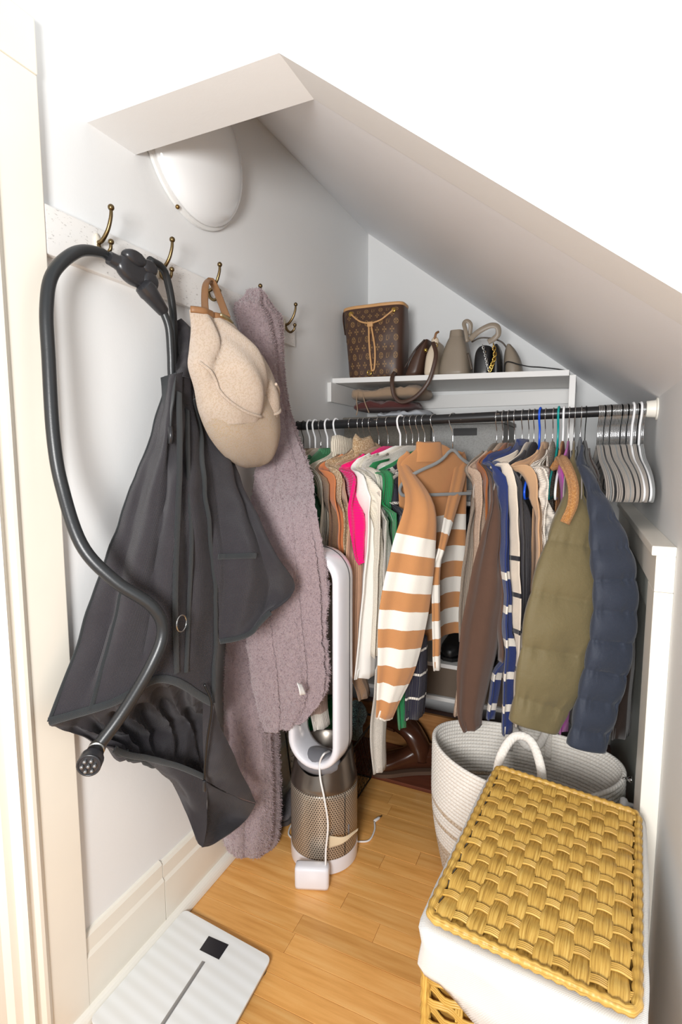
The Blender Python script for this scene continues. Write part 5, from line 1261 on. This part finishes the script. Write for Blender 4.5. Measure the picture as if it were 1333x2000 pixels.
cd = obj('charging_cord', g, CORD, None, 'white cord with metal tip lying on the floor behind the fan', 'cord')
d = A(0.35, 0.9, 0); d /= np.linalg.norm(d); p = A(-0.637, 1.702, 0.0065)
obj('plug_tip', along(p, d, [(0.004, 0), (0.0055, 0.003), (0.0055, 0.026), (0.004, 0.028)], 10), CORD, cd)
obj('metal_tip', along(p, d, [(0.0032, 0.0285), (0.0032, 0.040)], 8), metal('chrome', '#c9c9c9', 0.15), cd)
g = Geo(); tube(g, cr([(-0.864, 1.50, 0.004), (-0.895, 1.52, 0.004), (-0.908, 1.57, 0.004), (-0.905, 1.64, 0.004), (-0.875, 1.65, 0.004), (-0.836, 1.594, 0.004)], 40), 0.0032, 7)
pc = thing('loose_cable', (-0.9, 1.6, 0), 'white cable curling on the floor between robe and fan', 'cable'); obj('cord', g, CORD, pc)
# paper tag stuck to the shroud
g = Geo(); patch(g, [[at(643, 1632, y=1.405), at(672, 1634, y=1.405), at(700, 1618, y=1.39)], [at(643, 1656, y=1.405), at(672, 1646, y=1.398), at(699, 1622, y=1.38)]], 14, 6, 0.0012)
obj('paper_tag', g, plain('kraft_paper', '#d8c3a2', 0.8), None, 'folded kraft paper tag sticking out beside the fan base', 'tag')

# --- wire basket behind the fan with green cloth in it
WIRE = plain('black_wire_paint', '#26221f', 0.5)
wb = thing('wire_basket', (-0.85, 1.84, 0), 'black hexagonal wire basket holding clothes behind the tower fan', 'basket')
bx0, bx1, by0, by1, bh = -1.000, -0.745, 1.735, 1.945, 0.27
def hexnet(g, f, W_, H_, s=0.017, r=0.0011):
    dx, dy = s * math.sqrt(3), s * 1.5
    nr, nc = int(H_ / dy) + 1, int(W_ / dx) + 1
    for i in range(nr):
        for j in range(nc):
            cx, cy = j * dx + (i % 2) * dx / 2, i * dy + s
            pts = [(cx - dx / 2, cy + s / 2), (cx, cy + s), (cx + dx / 2, cy + s / 2), (cx + dx / 2, cy - s / 2)]
            pts = [(min(max(a, 0), W_), min(max(b, 0), H_)) for a, b in pts]
            for a, b in zip(pts[:-1], pts[1:]):
                if abs(a[0] - b[0]) + abs(a[1] - b[1]) > 0.002: tube(g, [f(*a), f(*b)], r, 3, caps=False)
tp_ = 0.02
g = Geo(); hexnet(g, lambda a, b: A(bx0 + a, by0 - tp_ * b / bh, b + 0.004), bx1 - bx0, bh); obj('wire_mesh', g, WIRE, wb, kind='stuff')
g = Geo(); hexnet(g, lambda a, b: A(bx1 + tp_ * b / bh, by0 + a, b + 0.004), by1 - by0, bh); obj('wire_mesh', g, WIRE, wb, kind='stuff')
for z, q, r_ in ((0.006, 0.0, 0.004), (bh, tp_, 0.005)):
    g = Geo(); tube(g, [(bx0 - q, by0 - q, z), (bx1 + q, by0 - q, z), (bx1 + q, by1 + q, z), (bx0 - q, by1 + q, z)], r_, 6, closed=True); obj('rim', g, WIRE, wb, auto=60)
for (x, y, sx, sy) in ((bx0, by0, -1, -1), (bx1, by0, 1, -1), (bx1, by1, 1, 1), (bx0, by1, -1, 1)):
    g = Geo(); tube(g, [(x, y, 0.005), (x + sx * tp_, y + sy * tp_, bh)], 0.0035, 6); obj('corner_wire', g, WIRE, wb)
def blob(name, label, c, s, mat, seed, cat='clothes', amp=0.02, fs=9):
    g = Geo(); h = Geo(); sphere(h, (0, 0, 0), 1.0, 22)
    V = []
    for p in h.v:
        q = A(*p) * A(*s); n_ = A(*p)
        q = q + n_ * amp * (NZ(q, fs, seed) + 0.6 * NZ(q, fs * 2.3, seed + 1) + 0.3 * NZ(q, fs * 5, seed + 2)); V.append(A(*c) + q)
    g.add(V, h.f, h.uv); return obj(name, g, mat, None, label, cat, 'clothes in the wire basket')
blob('folded_cloth', 'kraft brown bundle inside the wire basket', (-0.88, 1.84, 0.115), (0.105, 0.09, 0.105), plain('kraft_cloth', '#a58a68', 0.9), 1, amp=0.008)
blob('green_garment', 'emerald green garment bunched on top of the wire basket', (-0.915, 1.815, 0.30), (0.085, 0.115, 0.085), cloth('emerald_cloth', '#0f7a45', 'weave', 1, 0.2), 2, amp=0.05)
blob('dark_garment', 'black patterned garment beside the green one in the wire basket', (-0.79, 1.85, 0.30), (0.045, 0.08, 0.06), cloth('black_pattern', '#26282c', 'weave', 1, 0.2, c2='#5c7a74'), 3, amp=0.03)

shoe('slipper', 'grey plush slipper on the floor between robe and tower fan', (-0.957, 1.705, 0.001), math.radians(-88), cloth('grey_plush', '#7d7679', 'fuzz', 0.6, 0.8), plain('grey_sole', '#55504f', 0.8), 0.165, 0.070, 0.05)
# --- bathroom scale
sc = thing('bathroom_scale', (-0.84, 0.93, 0), 'white glass bathroom scale with black display on the floor', 'scale')
t = NT('white_scale_glass'); t.set(0.12, 0, 0.5, 0, 0.5); o_ = t.obj(); sp_ = t.n('SeparateXYZ'); t.l(o_, sp_.inputs[0])
wv = t.math('SINE', t.math('ADD', t.math('MULTIPLY', sp_.outputs[1], 190), t.math('MULTIPLY', sp_.outputs[0], 25)))
t.base(t.mix(t.math('MULTIPLY', t.math('ADD', wv, 1), 0.5), srgb('#e3e4e2'), srgb('#eceeee'))); SG = t.m
pts = []
cor = [A(-1.000, 0.765), A(-0.672, 0.745), A(-0.690, 1.077), A(-1.003, 1.10)]
for k in range(4):
    c0 = cor[k]; a_ = cor[(k - 1) % 4] - c0; b_ = cor[(k + 1) % 4] - c0; a_ /= np.linalg.norm(a_); b_ /= np.linalg.norm(b_); r_ = 0.018
    for tt in np.linspace(0, 1, 6):
        pts.append(tuple(c0 + a_ * r_ * (1 - tt) ** 2 + b_ * r_ * tt ** 2))
cxy = np.mean(cor, 0)
def shr(f): return [tuple(cxy + (A(*p) - cxy) * f) for p in pts]
g = Geo(); loft(g, [[(x, y, z) for x, y in shr(f)] for f, z in ((0.97, 0.006), (0.98, 0.016), (0.98, 0.0185))], True, True, True); obj('scale_body', g, plain('grey_scale_body', '#8e8f90', 0.4), sc, auto=40)
g = Geo(); loft(g, [[(x, y, z) for x, y in shr(f)] for f, z in ((0.998, 0.019), (1.0, 0.0205), (1.0, 0.0235), (0.997, 0.025))], True, True, True); obj('glass_plate', g, SG, sc, auto=40)
for sx in (-1, 1):
    for sy in (-1, 1):
        g = Geo(); lathe(g, [(0.018, 0.0002), (0.018, 0.0065)], (cxy[0] + sx * 0.13, cxy[1] + sy * 0.13, 0), 16); obj('foot', g, BLKP, sc, auto=40)
dsp = [at(*p, z=0.0255) for p in ((408, 1828), (447, 1845), (428, 1874), (390, 1855))]
g = Geo(); loft(g, [[p + A(0, 0, -0.0006) for p in dsp], [p + A(0, 0, 0.0002) for p in dsp]], True, True, True); obj('display', g, plain('black_display', '#2b2a2e', 0.15, 0, 0.15, 300), sc, smooth=False)
g = Geo(); a_, b_ = at(398, 1878, z=0.0255), at(318, 2000, z=0.0255); e_ = a_ + (b_ - a_) * 2.0
tube(g, [a_, (a_ + e_) / 2, e_], 0.005, 8, up=(1, 0.3, 0), rb=0.0006, sq=0.6); obj('electrode_strip', g, plain('grey_strip', '#a2a1a0', 0.3, 0.5), sc, auto=50)

# --- coiled rope basket
RC = A(-0.125, 1.650)
rbk = thing('rope_basket', (RC[0], RC[1], 0), 'white coiled rope basket with two handles and jute stripes behind hamper', 'basket')
def rope_mat(name, c, c2):
    if name in MATS: return MATS[name]
    t = NT(name); t.set(0.9, 0, 0.2, 0.2); uvv, u, v = t.uv(); o = t.obj()
    h = t.math('SINE', t.math('ADD', t.math('MULTIPLY', v, 2 * math.pi / 0.011), t.math('MULTIPLY', u, 2 * math.pi / 0.022)))
    t.base(t.mix(t.math('GREATER_THAN', t.noise(240, o, 2), 0.5), srgb(c), srgb(c2))); t.bump(t.math('ADD', h, t.noise(300, o)), 0.3, 0.0014); MATS[name] = t.m; return t.m
ROPW = rope_mat('white_rope', '#f0ece5', '#e9e3da'); ROPJ = rope_mat('jute_rope', '#b7a086', '#d2c3b0')
ncoil, ch_ = 34, 0.0126
for i in range(ncoil):
    z = 0.007 + i * ch_; f = i / (ncoil - 1)
    s_ = 0.86 + 0.14 * math.sin(min(1, f * 1.5) * math.pi / 2)
    a_, b_ = 0.278 * s_, 0.188 * s_
    g = Geo(); tube(g, [(RC[0] + a_ * math.cos(q), RC[1] + b_ * math.sin(q), z + (0.012 * math.cos(2 * q) * f if f > 0.5 else 0)) for q in np.linspace(0, 2 * math.pi, 65)[:-1]], 0.0068, 8, closed=True, up=(0, 0, 1))
    jute = (i < 9) or i in (14, 18)
    obj('rope_coil', g, ROPJ if jute else ROPW, rbk)
g = Geo(); lathe(g, [(0.001, 0.002), (0.235, 0.002), (0.235, 0.010), (0.001, 0.010)], (RC[0], RC[1], 0), 48, sx=1.0, sy=0.68); obj('rope_base', g, ROPJ, rbk, auto=50)
zr_ = ncoil * ch_
def handle(pts): 
    g = Geo(); tube(g, cr(pts, 40), 0.008, 10, up=(0, 1, 0.01), rb=0.0125); obj('handle', g, ROPW, rbk)
yf = RC[1] - 0.188
handle([(-0.178, yf - 0.008, zr_ - 0.12), (-0.178, yf - 0.012, zr_ - 0.02), (-0.172, yf, zr_ + 0.07), (-0.140, yf + 0.035, zr_ + 0.125), (-0.095, yf + 0.035, zr_ + 0.125), (-0.063, yf, zr_ + 0.07), (-0.057, yf - 0.012, zr_ - 0.02), (-0.057, yf - 0.008, zr_ - 0.12)])
yb_ = RC[1] + 0.188
handle([(-0.185, yb_ - 0.012, zr_ - 0.10), (-0.185, yb_ - 0.016, zr_ - 0.01), (-0.175, yb_ - 0.05, zr_ + 0.015), (-0.13, yb_ - 0.085, zr_ - 0.03), (-0.09, yb_ - 0.08, zr_ - 0.03), (-0.065, yb_ - 0.05, zr_ + 0.015), (-0.06, yb_ - 0.016, zr_ - 0.01), (-0.06, yb_ - 0.012, zr_ - 0.10)])
# hook latch on the access door
lt_ = dr
q = at(1228, 1522, x=0.160)
g = Geo(); lathe(g, [(0.001, -0.0002), (0.010, -0.0002), (0.009, -0.004), (0.004, -0.012), (0.001, -0.012)], q + A(0.0096, 0, 0), 14, axis='X'); obj('latch_plate', g, CHROME, lt_)
g = Geo(); tube(g, cr([q + A(0, 0, 0), q + A(-0.012, -0.004, 0.002), q + A(-0.016, 0.006, -0.012), q + A(-0.008, 0.012, -0.016)], 16), 0.0025, 6); obj('latch_hook', g, CHROME, lt_)

# white knob on the access door
q = at(1230, 1572, x=0.155); kb = dr
g = Geo(); lathe(g, [(0.006, 0.012), (0.006, -0.002), (0.014, -0.006), (0.016, -0.014), (0.012, -0.021), (0.006, -0.022), (0.001, -0.016)], q, 18, axis='X'); obj('knob', g, WPL, kb)
g = Geo(); lathe(g, [(0.001, 0.0245), (0.014, 0.0245), (0.013, 0.020), (0.006, 0.012)], q, 18, axis='X'); obj('knob_plate', g, CHROME, kb)

# --- wicker hamper with white liner
HZ = 0.545
hBL, hBR, hFR, hFL = at(970, 1494, z=HZ), at(1254, 1588, z=HZ), at(1256, 1996, z=HZ), at(826, 1792, z=HZ)
hm = thing('wicker_hamper', ((hBL + hFR) / 2) * A(1, 1, 0), 'golden wicker laundry hamper with woven lid and white cloth liner', 'hamper')
t = NT('golden_wicker'); t.set(0.38, 0, 0.4); uvv, u, v = t.uv(); o_ = t.obj()
cbn = t.n('CombineXYZ'); t.l(t.math('MULTIPLY', u, 420), cbn.inputs[0]); t.l(t.math('MULTIPLY', v, 14), cbn.inputs[1])
oi = t.n('ObjectInfo'); t.l(t.math('MULTIPLY', oi.outputs['Random'], 50), cbn.inputs[2])
st = t.noise(1.0, cbn.outputs[0], 4, 0.6)
t.base(t.ramp(st, [(0.28, srgb('#8f6a2c')), (0.5, srgb('#c39a4b')), (0.75, srgb('#dcb968'))])); t.bump(st, 0.5, 0.0015); WICK = t.m
def HP_(u_, v_, dz=0.0):
    u_ = 0.5 + (u_ - 0.5) * 0.962; v_ = 0.5 + (v_ - 0.5) * 0.972        # lid point: u 0..1 left-right, v 0..1 back-front
    return (hBL * (1 - u_) + hBR * u_) * (1 - v_) + (hFL * (1 - u_) + hFR * u_) * v_ + A(0, 0, dz)
lid = obj('lid', (lambda g: (loft(g, [[HP_(a, b, -0.014) for a, b in ((0.02, 0.02), (0.98, 0.02), (0.98, 0.98), (0.02, 0.98))], [HP_(a, b, -0.010) for a, b in ((0.02, 0.02), (0.98, 0.02), (0.98, 0.98), (0.02, 0.98))]], True, True, True), g)[1])(Geo()), plain('dark_wicker_under', '#8a6526', 0.7), hm, smooth=False)
NW, NF = 11, 13
for i in range(NW):
    uc = 0.035 + (i + 0.5) * 0.93 / NW
    vs = np.linspace(0.012, 0.988, 8 * NF + 1); P = []
    for v_ in vs:
        j = (v_ - 0.012) / 0.976 * NF - 0.5
        ph = math.cos(math.pi * (j + i)); P.append(HP_(uc, v_, 0.0035 * ph))
    P = np.array(P); wdt = np.array([0.0142 + 0.0012 * math.cos(math.pi * ((v_ - 0.012) / 0.976 * NF - 0.5 + i)) for v_ in vs])
    g = Geo(); tube(g, P, wdt, 6, up=(1, -0.12, 0), rb=0.0011, sq=0.6); obj('warp_strap', g, WICK, lid, auto=60)
for j in range(NF):
    vc = 0.012 + (j + 0.5) * 0.976 / NF
    g = Geo()
    for k in (-1.5, -0.5, 0.5, 1.5):
        P = [HP_(u_, vc + k * 0.0072, -0.0030 * math.cos(math.pi * ((u_ - 0.035) / 0.93 * NW - 0.5 + j)) * (-1) ** 0 + 0.0004) for u_ in np.linspace(0.012, 0.988, 6 * NW + 1)]
        tube(g, np.array(P), 0.0024, 5, up=(0, 0, 1), rb=0.0022)
    obj('weft_strand', g, WICK, lid)
# wrapped rim
cors = [HP_(0, 0), HP_(1, 0), HP_(1, 1), HP_(0, 1)]
loop = []
for k in range(4):
    a_, b_ = cors[k], cors[(k + 1) % 4]
    for s_ in np.linspace(0.05, 0.95, 70): loop.append(a_ + (b_ - a_) * s_)
    nx = cors[(k + 2) % 4]; p_, q_ = a_ + (b_ - a_) * 0.95, b_ + (nx - b_) * 0.05
    for s_ in np.linspace(0, 1, 8)[1:-1]: loop.append(p_ * (1 - s_) ** 2 + 2 * b_ * s_ * (1 - s_) + q_ * s_ ** 2)
loop = np.array(loop); g = Geo(); tube(g, loop, [0.0078 + 0.0012 * math.sin(i * 1.6) for i in range(len(loop))], 10, closed=True, up=(0, 0, 1)); obj('lid_rim', g, WICK, lid)
# liner folded over the rim of the body
LIN = cloth('white_liner', '#d3d1cd', 'weave', 1.2, 0.25, var=0.03)
hc = (hBL + hBR + hFL + hFR) / 4
def ringat(f, z, n=25, wob=0.0, seed=0.0, drop=None):
    out = []
    cs = [hc + (c - hc) * f for c in (hBL, hBR, hFR, hFL)]
    for k in range(4):
        a_, b_ = cs[k], cs[(k + 1) % 4]
        for s_ in np.linspace(0, 1, n)[:-1]:
            p = a_ + (b_ - a_) * s_
            # round the corners
            d = (p - hc); m_ = 1 - 0.035 * (abs(2 * s_ - 1) ** 12); p = hc + d * m_
            zz = z if drop is None else z + drop(k, s_)
            if wob: p = p + (p - hc) * wob * NZ((p[0], p[1], zz), 10, seed)
            out.append((p[0], p[1], zz))
    return out
dr_ = lambda k, s_: (-0.055 * math.sin(math.pi * min(1, s_ * 1.15)) if k == 2 else -0.01 * math.sin(math.pi * s_))
g = Geo(); loft(g, [ringat(0.93, HZ - 0.016), ringat(1.020, HZ - 0.010), ringat(1.062, HZ - 0.014, wob=0.02), ringat(1.06, HZ - 0.05, wob=0.06, seed=1), ringat(1.055, HZ - 0.085, wob=0.07, seed=2, drop=lambda k, s_: dr_(k, s_) * 0.6), ringat(1.05, HZ - 0.10, wob=0.05, seed=3, drop=dr_), ringat(1.03, HZ - 0.098, drop=dr_), ringat(0.98, HZ - 0.04)], True, False, False); obj('liner', g, LIN, hm)
g = Geo(); loft(g, [ringat(0.945, 0.02), ringat(0.965, HZ - 0.03)], True, True, True); bd = obj('body_core', g, plain('dark_wicker_under', '#8a6526', 0.7), hm, smooth=False)
rows_ = 22
for r_ in range(rows_):
    z = 0.022 + r_ * 0.0215
    base = np.array(ringat(0.972 + 0.012 * z / HZ, z, 31)); n_ = len(base); ctr = A(hc[0], hc[1], 0)
    g = Geo()
    for kk in (-1, 0, 1):
        P = []
        for i in range(n_):
            d = base[i] - ctr; d[2] = 0; d /= np.linalg.norm(d)
            P.append(base[i] + d * (0.0045 * math.sin(i * math.pi / 3 + r_ * math.pi) + 0.003) + A(0, 0, kk * 0.0048 + 0.002 * math.cos(i * math.pi / 3 + r_ * math.pi)))
        tube(g, P, 0.0026, 5, closed=True)
    obj('weaver', g, WICK, bd)
for i in range(0, 120, 6):
    base0, base1 = ringat(0.972, 0.004, 31)[i], ringat(0.983, HZ - 0.03, 31)[i]
    g = Geo()
    for kk in (-1, 0, 1):
        d = A(base0[0] - hc[0], base0[1] - hc[1], 0); d /= np.linalg.norm(d); tdir = A(-d[1], d[0], 0)
        tube(g, [A(*base0) + d * 0.002 + tdir * kk * 0.0055, A(*base1) + d * 0.002 + tdir * kk * 0.0055], 0.0027, 5)
    obj('stake', g, WICK, bd)
for c in (hBL, hBR, hFR, hFL):
    p0, p1 = hc + (c - hc) * 0.955, hc + (c - hc) * 0.97
    P = np.array([A(p0[0], p0[1], 0.001), A(p1[0], p1[1], HZ - 0.06)]); P = cr(P, 60)
    g = Geo(); tube(g, P, [0.0095 + 0.0012 * math.sin(i * 1.9) for i in range(60)], 10); obj('corner_post', g, WICK, bd)
